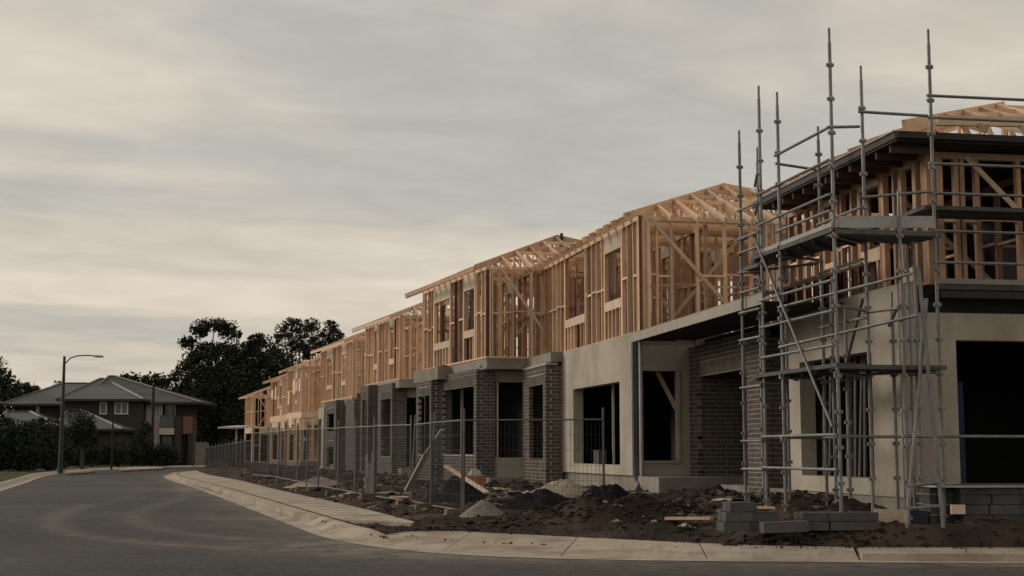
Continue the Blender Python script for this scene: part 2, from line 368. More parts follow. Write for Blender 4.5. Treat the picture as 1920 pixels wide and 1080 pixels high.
def hip_roof(house, O, u, v, L_, D, ze, pitch=22.0, oh=0.45, sp=0.6, fascia=False, seed=1, tails=True, front_only=False, mm='pine'):
    """hip roof carcass: ridge and hips are the part, rafters and trusses its pieces"""
    tp = math.tan(R(pitch)); hmax = min(L_, D) / 2
    def Pt(s, t, dz=0.0):
        h = min(s, t, D - t, L_ - s); h = min(h, hmax); q = O + u * s + v * t; return V((q.x, q.y, ze + 0.07 + h * tp + dz))
    rf = MB()
    hs = hmax
    for (s, t), (s1, t1) in (((-oh, -oh), (hs, hs)), ((-oh, D + oh), (hs, D - hs)), ((L_ + oh, -oh), (L_ - hs, hs)), ((L_ + oh, D + oh), (L_ - hs, D - hs))):
        rf.beam(Pt(s, t, 0.0), Pt(s1, t1, 0.0), 0.04, 0.15)
    if L_ > D: rf.beam(Pt(hs, D / 2), Pt(L_ - hs, D / 2), 0.04, 0.16)
    part_ = part('roof_frame', rf, mm, house); r = random.Random(seed)
    t = 0.0
    while t <= D + 0.01:                                   # end slope, facing the camera
        e_ = min(t, D - t)
        if e_ > 0.15: piece('rafter', 'pine_pale' if r.random() < 0.6 else mm, part_, Pt(-oh, t), Pt(e_ - 0.03, t), 0.042, 0.125)
        t += sp
    s = 0.0; stn = []
    while s <= L_ + 0.01:                                  # long slopes
        e_ = min(s, L_ - s, D / 2)
        if e_ > 0.12:
            piece('rafter', mm, part_, Pt(s, -oh), Pt(s, e_ - 0.02), 0.042, 0.115)
            piece('rafter', mm, part_, Pt(s, D + oh), Pt(s, D - e_ + 0.02), 0.042, 0.115)
            stn.append((s, e_))
        s += sp * 0.999
    for s, e_ in stn:                                      # truss webs and bottom chords under the rafters
        b = MB(); b.beam(Pt(s, 0) * 1.0 - up(0.05), Pt(s, D) - up(0.05), 0.036, 0.09)
        h = e_ * tp
        if h > 0.4:
            k = max(2, int(D / 0.72)); q0 = None
            for i in range(1, k):
                tt = D * i / k; hh = min(e_, tt, D - tt)
                top = Pt(s, tt); top.z = ze + 0.05 + hh * tp; bot = Pt(s, tt); bot.z = ze
                b.beam(bot, top, 0.034, 0.07, up=u)
                nx = Pt(s, D * (i + 0.5) / k); nx.z = ze
                t2 = V((top.x, top.y, top.z - 0.02)); b.beam(nx, t2, 0.034, 0.07, up=u)
            if e_ < D / 2 - 0.1: 
                a_, c_ = Pt(s, e_), Pt(s, D - e_); b.beam(a_, c_, 0.036, 0.09)
        part('truss', b, mm, part_)
    if fascia:
        piece('fascia', fascia, part_, Pt(-oh, -oh - 0.02, -0.03), Pt(L_ + oh * .6, -oh - 0.02, 0.0), 0.03, 0.10)
    elif tails:
        piece('batten', mm, part_, Pt(-oh, -oh + 0.12, 0.08), Pt(L_ + oh, -oh + 0.12, 0.08), 0.05, 0.035)
    return part_

# ================================================================== SETTING
def xy(p): return V((p.x, p.y, 0))
def resample(pts, step):
    o = [pts[0].copy()]; acc = 0.0
    for a, b in zip(pts, pts[1:]):
        l_ = (b - a).length; t = step - acc
        while t <= l_: o.append(a.lerp(b, t / l_)); t += step
        acc = l_ - (t - step)
    return o
def smooth(pts, it=3):
    for _ in range(it): pts = [pts[0]] + [(pts[i - 1] + pts[i] * 2 + pts[i + 1]) / 4 for i in range(1, len(pts) - 1)] + [pts[-1]]
    return pts
KERB_PX = [(700, 874), (520, 876.5), (430, 880), (360, 884), (322, 888), (306, 893), (311, 898), (328, 904), (365, 915), (419, 935.5), (474, 957), (547, 986), (598, 1006),
           (640, 1016.5), (693, 1025), (782, 1037), (960, 1047), (1143, 1051), (1395, 1054), (1920, 1057), (2700, 1062)]
kerb_line = [xy(gnd(*p)) for p in KERB_PX]
kfine = smooth(resample(kerb_line, 0.4), 6)
def arc(line):
    a = [0.0]
    for p, q in zip(line, line[1:]): a.append(a[-1] + (q - p).length)
    return a
def dist_line(p, line):
    best = 1e9; side = 1; bi = 0
    for i in range(len(line) - 1):
        a, b = line[i], line[i + 1]; ab = b - a; t = max(0, min(1, ((p.x - a.x) * ab.x + (p.y - a.y) * ab.y) / max(ab.length_squared, 1e-9)))
        qx, qy = a.x + ab.x * t, a.y + ab.y * t; d = (p.x - qx) ** 2 + (p.y - qy) ** 2
        if d < best: best = d; side = ab.x * (p.y - a.y) - ab.y * (p.x - a.x); bi = i
    return math.sqrt(best) * (1 if side > 0 else -1), bi     # >0: left of travel = house side (line runs far -> near -> right)
kc = smooth(resample(kerb_line, 1.2), 2)
def dist_grid(X, Y, line):                      # signed distance of many points to a polyline
    best = np.full(X.shape, 1e18); side = np.ones(X.shape)
    for a, b in zip(line, line[1:]):
        ux, uy = b.x - a.x, b.y - a.y; l2 = max(ux * ux + uy * uy, 1e-9)
        t = np.clip(((X - a.x) * ux + (Y - a.y) * uy) / l2, 0, 1); d = (X - a.x - ux * t) ** 2 + (Y - a.y - uy * t) ** 2
        m_ = d < best; best[m_] = d[m_]; side[m_] = (ux * (Y - a.y) - uy * (X - a.x))[m_]
    return np.sqrt(best) * np.where(side > 0, 1.0, -1.0)

# far ground to the horizon
single('ground', MB().add([(-900, -60, -0.06), (900, -60, -0.06), (900, 2500, -0.06), (-900, 2500, -0.06)], [(0, 1, 2, 3)]), 'grass', kind='structure', base=V((0, 0, -0.06)))

# road: one dense sheet with dust carried on it by tyres (stain with a shape of its own)
tr1 = [xy(gnd(*p)) for p in [(330, 905), (350, 925), (330, 938), (270, 955), (245, 968), (260, 985), (330, 1000), (470, 1012)]]
tr2 = [xy(gnd(*p)) for p in [(160, 945), (115, 962), (92, 975), (100, 990), (150, 1008), (300, 1022), (560, 1035), (900, 1052)]]
tr1 = smooth(resample(tr1, 1.0), 3); tr2 = smooth(resample(tr2, 1.0), 3)
mb = MB(); NC = 260; ys = []; y = 1.5
while y < 170: ys.append(y); y *= (1.05 if y < 11 else 1.010)
dust = []
GX = np.array([[y * (-0.55 + 1.15 * i / NC) + (i / NC - 0.5) * 24 for i in range(NC + 1)] for y in ys]); GY = np.repeat(np.array(ys)[:, None], NC + 1, 1)
DK, DT1, DT2 = dist_grid(GX, GY, kc), dist_grid(GX, GY, tr1), dist_grid(GX, GY, tr2)
for j, y in enumerate(ys):
    for i in range(NC + 1):
        x = y * (-0.55 + 1.15 * i / NC) + (i / NC - 0.5) * 24; p = V((x, y, 0)); mb.v.append((x, y, 0.0))
        dk = DK[j, i]; d1 = DT1[j, i]; d2 = DT2[j, i]
        q = 0.85 * math.exp(-(max(0, -dk) / 0.55) ** 1.2) * (0.45 + 0.9 * max(0, mnoise.noise(V((x * .5, y * .5, 3))) + .35))
        k = math.exp(-(abs(d1) / 0.22) ** 2) * 0.42 + math.exp(-(abs(d2) / 0.25) ** 2) * 0.36 + math.exp(-(abs(abs(d1) - 1.5) / 0.2) ** 2) * 0.2
        for tx, ty, rr, am in ((-1.6, 20.3, 1.5, 0.8), (-4.4, 28.5, 1.6, .4), (-0.2, 18.6, 1.4, .6), (-9.6, 50, 2.5, .5), (3.0, 16.4, 1.6, .3)):
            k += am * math.exp(-(((x - tx) / (rr * 1.5)) ** 2 + ((y - ty) / rr) ** 2))
        k += 0.12 * sm(0.05, 0.5, mnoise.noise(V((x * .22, y * .12, 7))))
        dust.append(min(1.0, q + k))
for j in range(len(ys) - 1):
    for i in range(NC):
        a = j * (NC + 1) + i; mb.f.append((a, a + 1, a + NC + 2, a + NC + 1))
road = single('road', mb, 'asphalt', kind='structure', base=V((0, 0, 0)))
at_ = road.data.attributes.new('dust', 'FLOAT', 'POINT'); at_.data.foreach_set('value', dust)

# kerb: gutter tray and segments with joints
def offs(line, dist):
    o = []
    for i, p in enumerate(line):
        a = line[max(0, i - 1)]; b = line[min(len(line) - 1, i + 1)]; t = (b - a).normalized(); o.append(p + V((-t.y, t.x, 0)) * dist)
    return o
PROF = [(0.0, 0.006), (0.28, 0.012), (0.33, 0.03), (0.55, 0.125), (0.66, 0.135)]   # offset, height
ks = arc(kfine); lines = [offs(kfine, o) for o, h in PROF]
def i_at(px, py): 
    g = xy(gnd(px, py)); return min(range(len(kfine)), key=lambda i: (kfine[i] - g).length)
iA = i_at(665, 1021); iB = i_at(1640, 1054)
g = MB()
for i in range(len(kfine) - 1):
    g.add([lines[0][i] + up(PROF[0][1]), lines[0][i + 1] + up(PROF[0][1]), lines[1][i + 1] + up(PROF[1][1]), lines[1][i] + up(PROF[1][1])], [(0, 1, 2, 3)])
kerb = single('kerb', g, 'path', kind='structure', base=V((0, 0, 0)))
i = 0; span = 5
def upright(i): return i >= iB
while i < len(kfine) - 1:
    j = min(i + span, len(kfine) - 1)
    if iA < i < iB: i = iB; continue
    if i <= iA < j: j = iA + 1
    prof = PROF[1:] if not upright(i) else [(0.20, 0.0), (0.205, 0.012), (0.225, 0.095), (0.36, 0.11)]
    b = MB(); rows = []
    ln = [offs(kfine, o) for o, h in prof]
    for k in range(i, j + 1):
        gap = (0.02 if k == i else -0.02 if k == j else 0.0); t = (kfine[min(k + 1, len(kfine) - 1)] - kfine[max(k - 1, 0)]).normalized()
        tf = 1 - .97 * sm(iA - 4, iA + 1, k) if i <= iA else 1.0
        rows.append([ln[q][k] + t * gap + up(max(prof[q][1] * tf, .010 + .002 * q)) for q in range(len(prof))] + [ln[-1][k] + t * gap + up(-0.02)])
    m_ = len(rows[0])
    for a in range(len(rows)): b.v += [tuple(p) for p in rows[a]]
    for a in range(len(rows) - 1):
        for q in range(m_ - 1): b.f.append((a * m_ + q, (a + 1) * m_ + q, (a + 1) * m_ + q + 1, a * m_ + q + 1))
    b.f.append(tuple(range(m_))[::-1]); e0 = (len(rows) - 1) * m_; b.f.append(tuple(range(e0, e0 + m_)))
    part('kerb_segment', b, 'path', kerb); i = j

jn = MB(); j0, j1 = offs(kfine, .655), offs(kfine, .715)
for i in range(0, iA - 3): jn.add([j0[i] + up(.1405), j0[i + 1] + up(.1405), j1[i + 1] + up(.1405), j1[i] + up(.1405)], [(0, 1, 2, 3)])
part('joint_dirt', jn, 'dirt', kerb)
# concrete sheets: left footpath, driveway crossing, right footpath
def plpt(line, t):
    a = arc(line); s = t * a[-1]
    for i in range(len(line) - 1):
        if a[i + 1] >= s: return line[i].lerp(line[i + 1], (s - a[i]) / max(1e-6, a[i + 1] - a[i]))
    return line[-1].copy()
def ruled(root, front, back, n, zf, zb, th=0.1, gap=0.008, sub=6, t0=0.0, t1=1.0):
    for k in range(n):
        a = t0 + (t1 - t0) * k / n; c = t0 + (t1 - t0) * (k + 1) / n; b = MB(); r0 = []
        for j in range(sub + 1):
            t = a + (c - a) * j / sub; f, q = plpt(front, t), plpt(back, t); s_ = gap if j == 0 else -gap if j == sub else 0.0
            dd = (plpt(front, min(1, t + .01)) - plpt(front, max(0, t - .01))).normalized() * s_
            f = f + dd + up(zf); q = q + dd + up(zb(t) if callable(zb) else zb); r0.append((f, q))
        for f, q in r0: b.v += [tuple(f), tuple(q), tuple(q - up(th)), tuple(f - up(th))]
        for j in range(sub):
            o = j * 4
            for x in range(4): b.f.append((o + x, o + (x + 1) % 4, o + 4 + (x + 1) % 4, o + 4 + x))
        b.f.append((0, 3, 2, 1)); o = sub * 4; b.f.append((o, o + 1, o + 2, o + 3))
        part('slab', b, 'path', root)
def structure_root(name):
    o = bpy.data.objects.new(name, None); COL.link(o); o['kind'] = 'structure'; o['_b'] = [0, 0, 0]; return o
lp_back = [xy(gnd(*p, 0.135)) for p in [(368, 882), (388, 889.5), (456, 902), (510, 916), (583, 932), (644, 945), (715, 962), (778, 978.5)]]
lp_front = [xy(gnd(*p, 0.135)) for p in [(322, 886.5), (348, 899), (399, 914), (456, 930), (529, 955), (576, 967), (640, 974), (772, 981)]]
fp = structure_root('footpath'); ruled(fp, lp_front, lp_back, 9, 0.137, 0.137, sub=8)
ap_front = [offs(kfine, 0.285)[i] for i in range(iA, iB + 1)]
ap_back = [ap_front[0] + V((.06, .12, 0))] + [xy(gnd(*p, 0.14)) for p in [(722, 996.5), (849, 995.5), (960, 1001), (1166, 1011), (1280, 1017), (1447, 1023), (1600, 1026)]]
dc = structure_root('driveway_crossing'); ruled(dc, ap_front, ap_back, 4, 0.014, lambda t: .02 + .12 * sm(0, .14, t), sub=14)
rp_front = [offs(kfine, 0.365)[i] for i in range(iB, len(kfine))]
rp_back = [xy(gnd(*p, 0.11)) for p in [(1603, 1026), (1920, 1026.5), (2650, 1029)]]
rp = structure_root('footpath'); ruled(rp, rp_front, rp_back, 5, 0.112, 0.112, sub=6)
polys = []
for f, q in ((lp_front, lp_back), (ap_front, ap_back), (rp_front, rp_back)):
    polys.append([(p.x, p.y) for p in f] + [(p.x, p.y) for p in reversed(q)])
def inpoly(x, y, P):
    c = False; j = len(P) - 1
    for i in range(len(P)):
        if (P[i][1] > y) != (P[j][1] > y) and x < (P[j][0] - P[i][0]) * (y - P[i][1]) / (P[j][1] - P[i][1]) + P[i][0]: c = not c
        j = i
    return c
def dpoly(x, y, P):
    best = 1e9; j = len(P) - 1
    for i in range(len(P)):
        ax, ay = P[j]; bx, by = P[i]; ux, uy = bx - ax, by - ay; t = max(0, min(1, ((x - ax) * ux + (y - ay) * uy) / max(1e-9, ux * ux + uy * uy)))
        best = min(best, (x - ax - ux * t) ** 2 + (y - ay - uy * t) ** 2); j = i
    return math.sqrt(best)

# building site ground: dug-over soil with heaps
fence_line = [xy(gnd(*p, 0.13)) for p in [(386, 880), (473, 897), (575, 915), (701, 934), (771, 943), (867, 967), (1135, 968)]]
back_line = [V((p.x, p.y, 0)) for p in lp_back[:-1]] + [xy(gnd(*p, 0.14)) for p in [(849, 995.5), (960, 1001), (1166, 1011), (1447, 1023), (1920, 1026), (2650, 1029)]]
MOUNDS = []       # x, y, rx, ry, height
def mound(px, py, Y, rx, ry, h): p = at(px, py, Y); MOUNDS.append((p.x, p.y, rx, ry, h))
for a in ((1085, 975, 22.0, .75, .5, .30), (1170, 975, 22.2, .95, .55, .34), (1020, 970, 22.3, .5, .4, .18), (1245, 975, 22.3, .45, .45, .16), (960, 978, 21.9, .5, .35, .10), (880, 980, 22.4, .5, .3, .06), (1330, 965, 23.5, .7, .5, .12), (1400, 960, 22.0, .5, .4, .10),
          (1450, 1005, 18.2, .7, .28, .10), (1560, 1008, 18.2, .8, .25, .10), (1850, 1000, 18.0, .7, .2, .03), (1690, 1005, 18.3, .5, .2, .06), (890, 905, 32.6, .8, .6, .14), (930, 930, 28.5, 1.2, .8, .10), (700, 920, 33.5, 1.4, 1, .14), (640, 905, 40, 2, 1.4, .16), (560, 895, 48, 2, 2, .2), (1330, 945, 26, .8, .8, .15)): mound(*a)
def site_z(x, y, fine=True, d=None):
    if d is None: d, _ = dist_line(V((x, y, 0)), back_line)
    z = 0.085 + 0.36 * sm(0.4, 5.5, d) + 0.06 * sm(0, 1.0, d)
    z += 0.06 * sm(5.0, 6.8, x) * (1 - sm(20.5, 22, y)) * sm(0.3, 1.2, d) + 0.20 * sm(2.6, 4.0, x) * (1 - sm(21.5, 25, y)) * sm(0.1, 0.75, d)
    for mx_, my, rx, ry, h in MOUNDS:
        q = ((x - mx_) / rx) ** 2 + ((y - my) / ry) ** 2
        if q < 6: z += .7 * h * math.exp(-q * 1.1) * (1 + 0.5 * mnoise.noise(V((x * 2.3, y * 2.3, 1))))
    if fine:
        a = 0.035 + 0.05 * sm(0, 1.5, d)
        z += a * mnoise.noise(V((x * 1.7, y * 1.7, 0.3))) + 0.035 * mnoise.noise(V((x * 5, y * 5, 2))) + 0.022 * mnoise.noise(V((x * 12, y * 12, 5)))
    return z
mb = MB(); NC = 460; ys = []; y = 16.9
while y < 150: ys.append(y); y *= 1 + 0.0065 + 0.006 * sm(25, 60, y)
GX = np.array([[y * (-0.36 + 0.98 * i / NC) for i in range(NC + 1)] for y in ys]); GY = np.repeat(np.array(ys)[:, None], NC + 1, 1)
DK, DB = dist_grid(GX, GY, kc), dist_grid(GX, GY, back_line)
bb = [(min(p[0] for p in P), max(p[0] for p in P), min(p[1] for p in P), max(p[1] for p in P)) for P in polys]
for j, y in enumerate(ys):
    for i in range(NC + 1):
        x = y * (-0.36 + 0.98 * i / NC); dk = DK[j, i]
        lim = 0.45
        if dk < lim: z = -0.12
        else:
            z = site_z(x, y, True, DB[j, i])
            for P, q in zip(polys, bb):
                if q[0] < x < q[1] and q[2] < y < q[3] and inpoly(x, y, P):
                    dd = dpoly(x, y, P); z = min(z, (0.128 if x < 4.3 else 0.10) + 0.05 * (mnoise.noise(V((x * 3.1, y * 3.1, 9))) + 0.05) - dd * 1.1)
            if dk < 0.9: z = min(z, 0.115 + 0.03 * mnoise.noise(V((x * 4, y * 4, 11))))
        mb.v.append((x, y, z))
for j in range(len(ys) - 1):
    for i in range(NC):
        a = j * (NC + 1) + i
        if max(mb.v[k][2] for k in (a, a + 1, a + NC + 2, a + NC + 1)) > -0.1: mb.f.append((a, a + 1, a + NC + 2, a + NC + 1))
single('site_soil', mb, 'dirt', kind='structure', base=V((0, 0, 0)), smooth=True)

# left verge with kerb
lk = smooth(resample([xy(gnd(*p)) for p in [(-420, 990), (-150, 950), (0, 922), (56, 903), (82, 893), (107, 889), (150, 884.5), (193, 881), (260, 878.5), (330, 876.5), (420, 874.5), (640, 872.5)]], 0.8), 3)
lk_back = [p + V((-160, 30, 0)) if i == 0 else p + V((-120, 120, 0)) for i, p in enumerate(lk)]
mb = MB(); o1 = offs(lk, 0.62)
for i in range(len(lk)): mb.v += [tuple(o1[i] + up(0.115)), (o1[i].x - 8, o1[i].y + 10, 0.14), (o1[i].x - 60, o1[i].y + 70, 0.5), (o1[i].x - 300, o1[i].y + 400, 1.0)]
for i in range(len(lk) - 1):
    for q in range(3): mb.f.append((i * 4 + q, i * 4 + 4 + q, i * 4 + 5 + q, i * 4 + 1 + q))
single('grass_verge', mb, 'grass', kind='structure', base=V((0, 0, 0)))
g = MB(); PR = [(0.0, 0.006), (0.25, 0.012), (0.30, 0.03), (0.50, 0.125), (0.66, 0.135)]; ll = [offs(lk, o) for o, h in PR]
for i in range(len(lk) - 1): g.add([ll[0][i] + up(.006), ll[0][i + 1] + up(.006), ll[1][i + 1] + up(.012), ll[1][i] + up(.012)], [(0, 1, 2, 3)])
lkerb = single('kerb', g, 'path', kind='structure', base=V((0, 0, 0)))
i = 0
while i < len(lk) - 1:
    j = min(i + 4, len(lk) - 1); b = MB()
    for k in range(i, j + 1):
        t = (lk[min(k + 1, len(lk) - 1)] - lk[max(k - 1, 0)]).normalized() * (0.03 if k == i else -0.03 if k == j else 0)
        b.v += [tuple(ll[q][k] + t + up(PR[q][1])) for q in range(1, 5)] + [tuple(ll[4][k] + t + up(-.02))]
    for a in range(j - i):
        for q in range(4): b.f.append((a * 5 + q, a * 5 + 5 + q, a * 5 + 6 + q, a * 5 + 1 + q))
    b.f.append((4, 3, 2, 1, 0)); e0 = (j - i) * 5; b.f.append(tuple(range(e0, e0 + 5)))
    part('kerb_segment', b, 'path', lkerb); i = j
# pale driveway strips on the far verge
for pts in ([(222, 881), (300, 877.2), (312, 874.6), (240, 876.2)], [(120, 886), (165, 883.5), (178, 880.6), (140, 882)]):
    q = [gnd(*p, 0.15) for p in pts]; single('driveway', MB().quadslab(q, 0.1), 'path', kind='structure')

# ================================================================== HOUSES UNDER CONSTRUCTION
HE = 6.18
# ---- house next to the scaffolded one ("A")
def setup(name, label, px, Y, deg, vdeg):
    P = at(px, 780, Y); P.z = 0; h = thing(name, label, 'house', V((P.x, P.y, 0.3)), 'unfinished houses along the street')
    return h, P, hdir(deg), hdir(vdeg)
A, PA, uA, vA = setup('unfinished_house', 'unfinished house with pale rendered ground floor and pine frame above, beside the scaffolded house', 1185, 29.0, -12, 78)
nA = V((-uA.y, uA.x, 0)); nA = -V((uA.y, -uA.x, 0))          # street side
nAs = -V((vA.y * -1, vA.x, 0)); nAs = V((vA.y, -vA.x, 0))     # camera side
ZA0, ZA1, HA = 0.82, 3.72, 2.42
LA = s_of(1000, PA, uA, 560)
def so_(px, py=780): return s_of(px, PA, uA, py)
a0, a1 = so_(1162), so_(1075); LR = so_(1052)
wl = MB(); solid_wall(wl, PA, uA, LR, ZA0, ZA1 - 0.02, [(a0, a1, zat(872, 29.6), zat(705, 29.6) - 0.1)], 0.24, nA)
part('rendered_wall', wl, 'render', A)
fb = zat(672, 36.0)
# side wall with tall window
sA = [(s_of(px, PA, vA, 800)) for px in (1200, 1272, 1296)]
wl = MB(); solid_wall(wl, PA + vA * 0.24, vA, sA[2] - 0.24 + 2.5, ZA0, ZA1 - 0.25, [(sA[0] - .2, sA[1] - 0.24, zat(868, 29.2), zat(692, 29.2))], 0.2, nAs)
part('rendered_wall', wl, 'render', A)
b = MB()
q0 = PA + vA * (sA[0] + .03) + nAs * 0.004; z0_, z1_ = zat(868, 29.2), zat(692, 29.2); wv = sA[1] - sA[0] - .02
for s_, e_ in (((0, z0_), (0, z1_)), ((wv, z0_), (wv, z1_)), ((0, z1_ - .02), (wv, z1_ - .02)), ((0, z0_ + .02), (wv, z0_ + .02))):
    b.beam(xy(q0) + vA * s_[0] + up(s_[1]), xy(q0) + vA * e_[0] + up(e_[1]), 0.05, 0.06, up=nAs)
part('window_frame', b, 'render', A)
piece('window_prop', 'pine_pale', A, at(1232, 697, 29.5), at(1270, 770, 29.5), 0.04, 0.09)
# slab edge, deck, closed back rooms
sb = MB(); c = PA + uA * (LR / 2) + vA * 3.0
sb.frame(xy(c) + up(0.55), uA * (LR / 2 + 1.5), vA * 2.93, up(0.262)); part('slab_edge', sb, 'concrete', A)
dk_ = MB(); c = PA + uA * (LA / 2) + vA * 3.0; dk_.frame(xy(c) + up(ZA1 - 0.13), uA * (LA / 2), vA * 2.95, up(0.128)); part('floor_deck', dk_, 'concrete', A)
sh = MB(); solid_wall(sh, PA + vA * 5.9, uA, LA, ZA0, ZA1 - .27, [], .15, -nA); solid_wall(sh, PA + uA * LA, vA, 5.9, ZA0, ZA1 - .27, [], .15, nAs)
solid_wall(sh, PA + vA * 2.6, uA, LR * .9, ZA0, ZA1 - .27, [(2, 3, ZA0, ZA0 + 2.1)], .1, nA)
part('rear_wall', sh, 'sarking_and_shade', A)  # rear walls coloured near-black, room shade put into the colour
# window studs inside the front opening
for px in (1092, 1150): 
    h = hit(px, PA + vA * 0.35, uA); piece('window_stud', 'board', A, V((h.x, h.y, ZA0)), V((h.x, h.y, ZA1 - .3)), .05, .09)
# upper frame
PU = PA - uA * 0.02 + vA * 0.17
opsA = [(s_of(1164, PU, uA, 520), s_of(1134, PU, uA, 520), 0.86, 1.95), (s_of(1096, PU, uA, 560), s_of(1060, PU, uA, 560), 0.80, 2.31)]
LU = s_of(1001, PU, uA, 580)
frame_wall(A, PU, uA, nA, LU, ZA1, HA, opsA, 0.42, seed=3, extra=(0.09, 0.15), gap_shade=.5)
frame_wall(A, PU + vA * 0.1, vA, nAs, 6.0, ZA1, HA, [], 0.62, brace=[(0.15, 2.3)], seed=4, extra=(0.06, 0.12, 0.3, 2.62, 2.7, 2.85), wd=0.06)
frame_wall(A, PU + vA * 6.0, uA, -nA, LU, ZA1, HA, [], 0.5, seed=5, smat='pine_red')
frame_wall(A, PU + uA * LU, vA, -nAs, 6.0, ZA1, HA, [(1.5, 3.5, .9, 2.1)], 0.5, seed=6)
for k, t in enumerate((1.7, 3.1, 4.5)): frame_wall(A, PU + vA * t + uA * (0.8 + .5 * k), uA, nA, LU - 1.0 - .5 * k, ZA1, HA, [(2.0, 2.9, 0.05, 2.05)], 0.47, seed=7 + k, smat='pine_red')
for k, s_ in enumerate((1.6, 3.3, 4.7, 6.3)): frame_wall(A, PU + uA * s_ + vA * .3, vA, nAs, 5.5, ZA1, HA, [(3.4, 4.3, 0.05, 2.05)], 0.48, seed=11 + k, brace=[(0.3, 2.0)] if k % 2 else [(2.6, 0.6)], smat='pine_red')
hip_roof(A, PU, uA, vA, LU, 6.0, ZA1 + HA, 22, 0.42, 0.58, seed=2)
piece('corner_post', 'pine_dark', A, xy(PU) - uA * 0.03 + vA * 0.03 + up(ZA1), xy(PU) - uA * 0.03 + vA * 0.03 + up(ZA1 + HA), 0.06, 0.06)
# brick porch wall with opening in front of the left end
PP = hit(1023, PA + nA * 0.42, uA); PP.z = 0; lp = s_of(980, PP, uA)
o0, o1_ = s_of(1018, PP, uA), s_of(992, PP, uA); zb_, zt_ = 0.45, 3.38
brick_wall(A, PP, uA, nA, lp, zb_, zt_, [(o0, o1_, zat(862, 35.5), zat(716, 35.5) - 0.08)], 0.11, 'brick_brown', 'brick_porch')
brick_wall(A, PP - uA * 0.002 + vA * 0.112, vA, nAs, 0.32, zb_, zt_, [], 0.11, 'brick_brown', 'brick_return', start=0.03)
brick_wall(A, PP + uA * (lp - 0.11) + vA * 0.112, vA, nAs, 0.9, zb_, zt_, [], 0.11, 'brick_brown', 'brick_return')
bm = MB(); bm.frame(xy(PP + uA * lp / 2 + vA * 0.40) + up(ZA1 - 0.125), uA * (lp / 2 + .05), vA * 0.28, up(0.12)); part('porch_beam', bm, 'concrete', A)
cpm = MB(); cpm.frame(xy(PP + uA * lp / 2 + vA * 0.16) + up(zt_ + 0.05), uA * lp / 2, vA * 0.15, up(0.03)); part('mortar_cap', cpm, 'mortar', A)
# conduits and downpipe at the corner
b = MB(); 
for k in range(5): 
    q = PA - uA * 0.03 + vA * (0.02 + 0.035 * k) + nAs * (0.02 + 0.015 * (k % 2)); b.path([xy(q) + up(ZA1 - .02), xy(q) + up(1.2), xy(q) + nAs * .05 + up(0.75), xy(q) + nAs * (.3 + .05 * k) + nA * (.1 * k - .1) + up(0.5)], 0.016)
part('conduit', b, 'conduit', A)
q = xy(PA + vA * 0.09 - uA * 0.32); part('downpipe', MB().tube(q + up(0.55), q + up(ZA1 - .05), 0.035, None, 10), 'white_plastic', A)

# ---- second house ("B")
def lower_shell(h, P, u, v, L_, D, z0, z1, n, ns, front=False):
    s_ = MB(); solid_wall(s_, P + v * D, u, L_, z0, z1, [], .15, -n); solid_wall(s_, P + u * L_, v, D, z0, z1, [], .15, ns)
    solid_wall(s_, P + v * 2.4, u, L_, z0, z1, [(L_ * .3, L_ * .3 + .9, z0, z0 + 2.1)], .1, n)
    part('rear_wall', s_, 'sarking_and_shade', h)  # near-black colour paints the shade of the rooms onto these walls
    k = MB(); k.frame(xy(P + u * L_ / 2 + v * D / 2) + up(z0 / 2 + .1), u * (L_ / 2), v * (D / 2), up(z0 / 2 - .1)); part('slab_edge', k, 'concrete', h)
B, PB, uB, vB = setup('unfinished_house', 'second unfinished house from the scaffold, with grey brick porch openings under its pine frame', 911, 37.2, -18.6, 78.5)
nB = -V((uB.y, -uB.x, 0)); nBs = V((vB.y, -vB.x, 0))
ZB0, ZB1, HB = 0.78, zat(671, 37.2), HE - zat(671, 37.2) - .02
LB = s_of(792, PB, uB, 620)
def S_(px, P, u, py=780): return s_of(px, P, u, py)
opsB = [(S_(889, PB, uB, 580), S_(870, PB, uB, 580), 0.85, 1.95), (S_(843, PB, uB, 600), S_(814, PB, uB, 600), 0.72, 1.92)]
frame_wall(B, PB, uB, nB, LB, ZB1, HB, opsB, 0.42, seed=21, extra=(0.09,), gap_shade=.5)
frame_wall(B, PB + vB * .1, vB, nBs, 6.0, ZB1, HB, [], 0.55, brace=[(0.3, 1.9)], seed=22, extra=(.06, .25, .3), wd=.055)
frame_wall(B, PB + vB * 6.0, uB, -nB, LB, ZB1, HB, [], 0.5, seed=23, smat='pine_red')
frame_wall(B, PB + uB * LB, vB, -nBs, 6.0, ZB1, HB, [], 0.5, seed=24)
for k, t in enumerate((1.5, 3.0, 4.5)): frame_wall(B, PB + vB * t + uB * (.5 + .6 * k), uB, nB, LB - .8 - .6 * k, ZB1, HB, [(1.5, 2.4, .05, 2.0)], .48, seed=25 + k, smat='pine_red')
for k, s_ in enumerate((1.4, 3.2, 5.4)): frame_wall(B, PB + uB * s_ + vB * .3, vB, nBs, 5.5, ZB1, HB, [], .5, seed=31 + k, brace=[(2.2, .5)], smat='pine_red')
hip_roof(B, PB, uB, vB, LB, 6.0, ZB1 + HB, 22, 0.42, 0.58, fascia='pine_red', seed=5)
dk_ = MB(); dk_.frame(xy(PB + uB * LB / 2 + vB * 3) + up(ZB1 - .145), uB * (LB / 2), vB * 2.98, up(.14)); part('floor_deck', dk_, 'concrete', B)
lower_shell(B, PB + vB * .1, uB, vB, LB, 5.8, ZB0 - .15, ZB1 - .29, nB, nBs)
P1 = hit(893, PB + nB * .12, uB); P1.z = 0; l1 = S_(818, P1, uB)
zt_ = zat(692, P1.y)
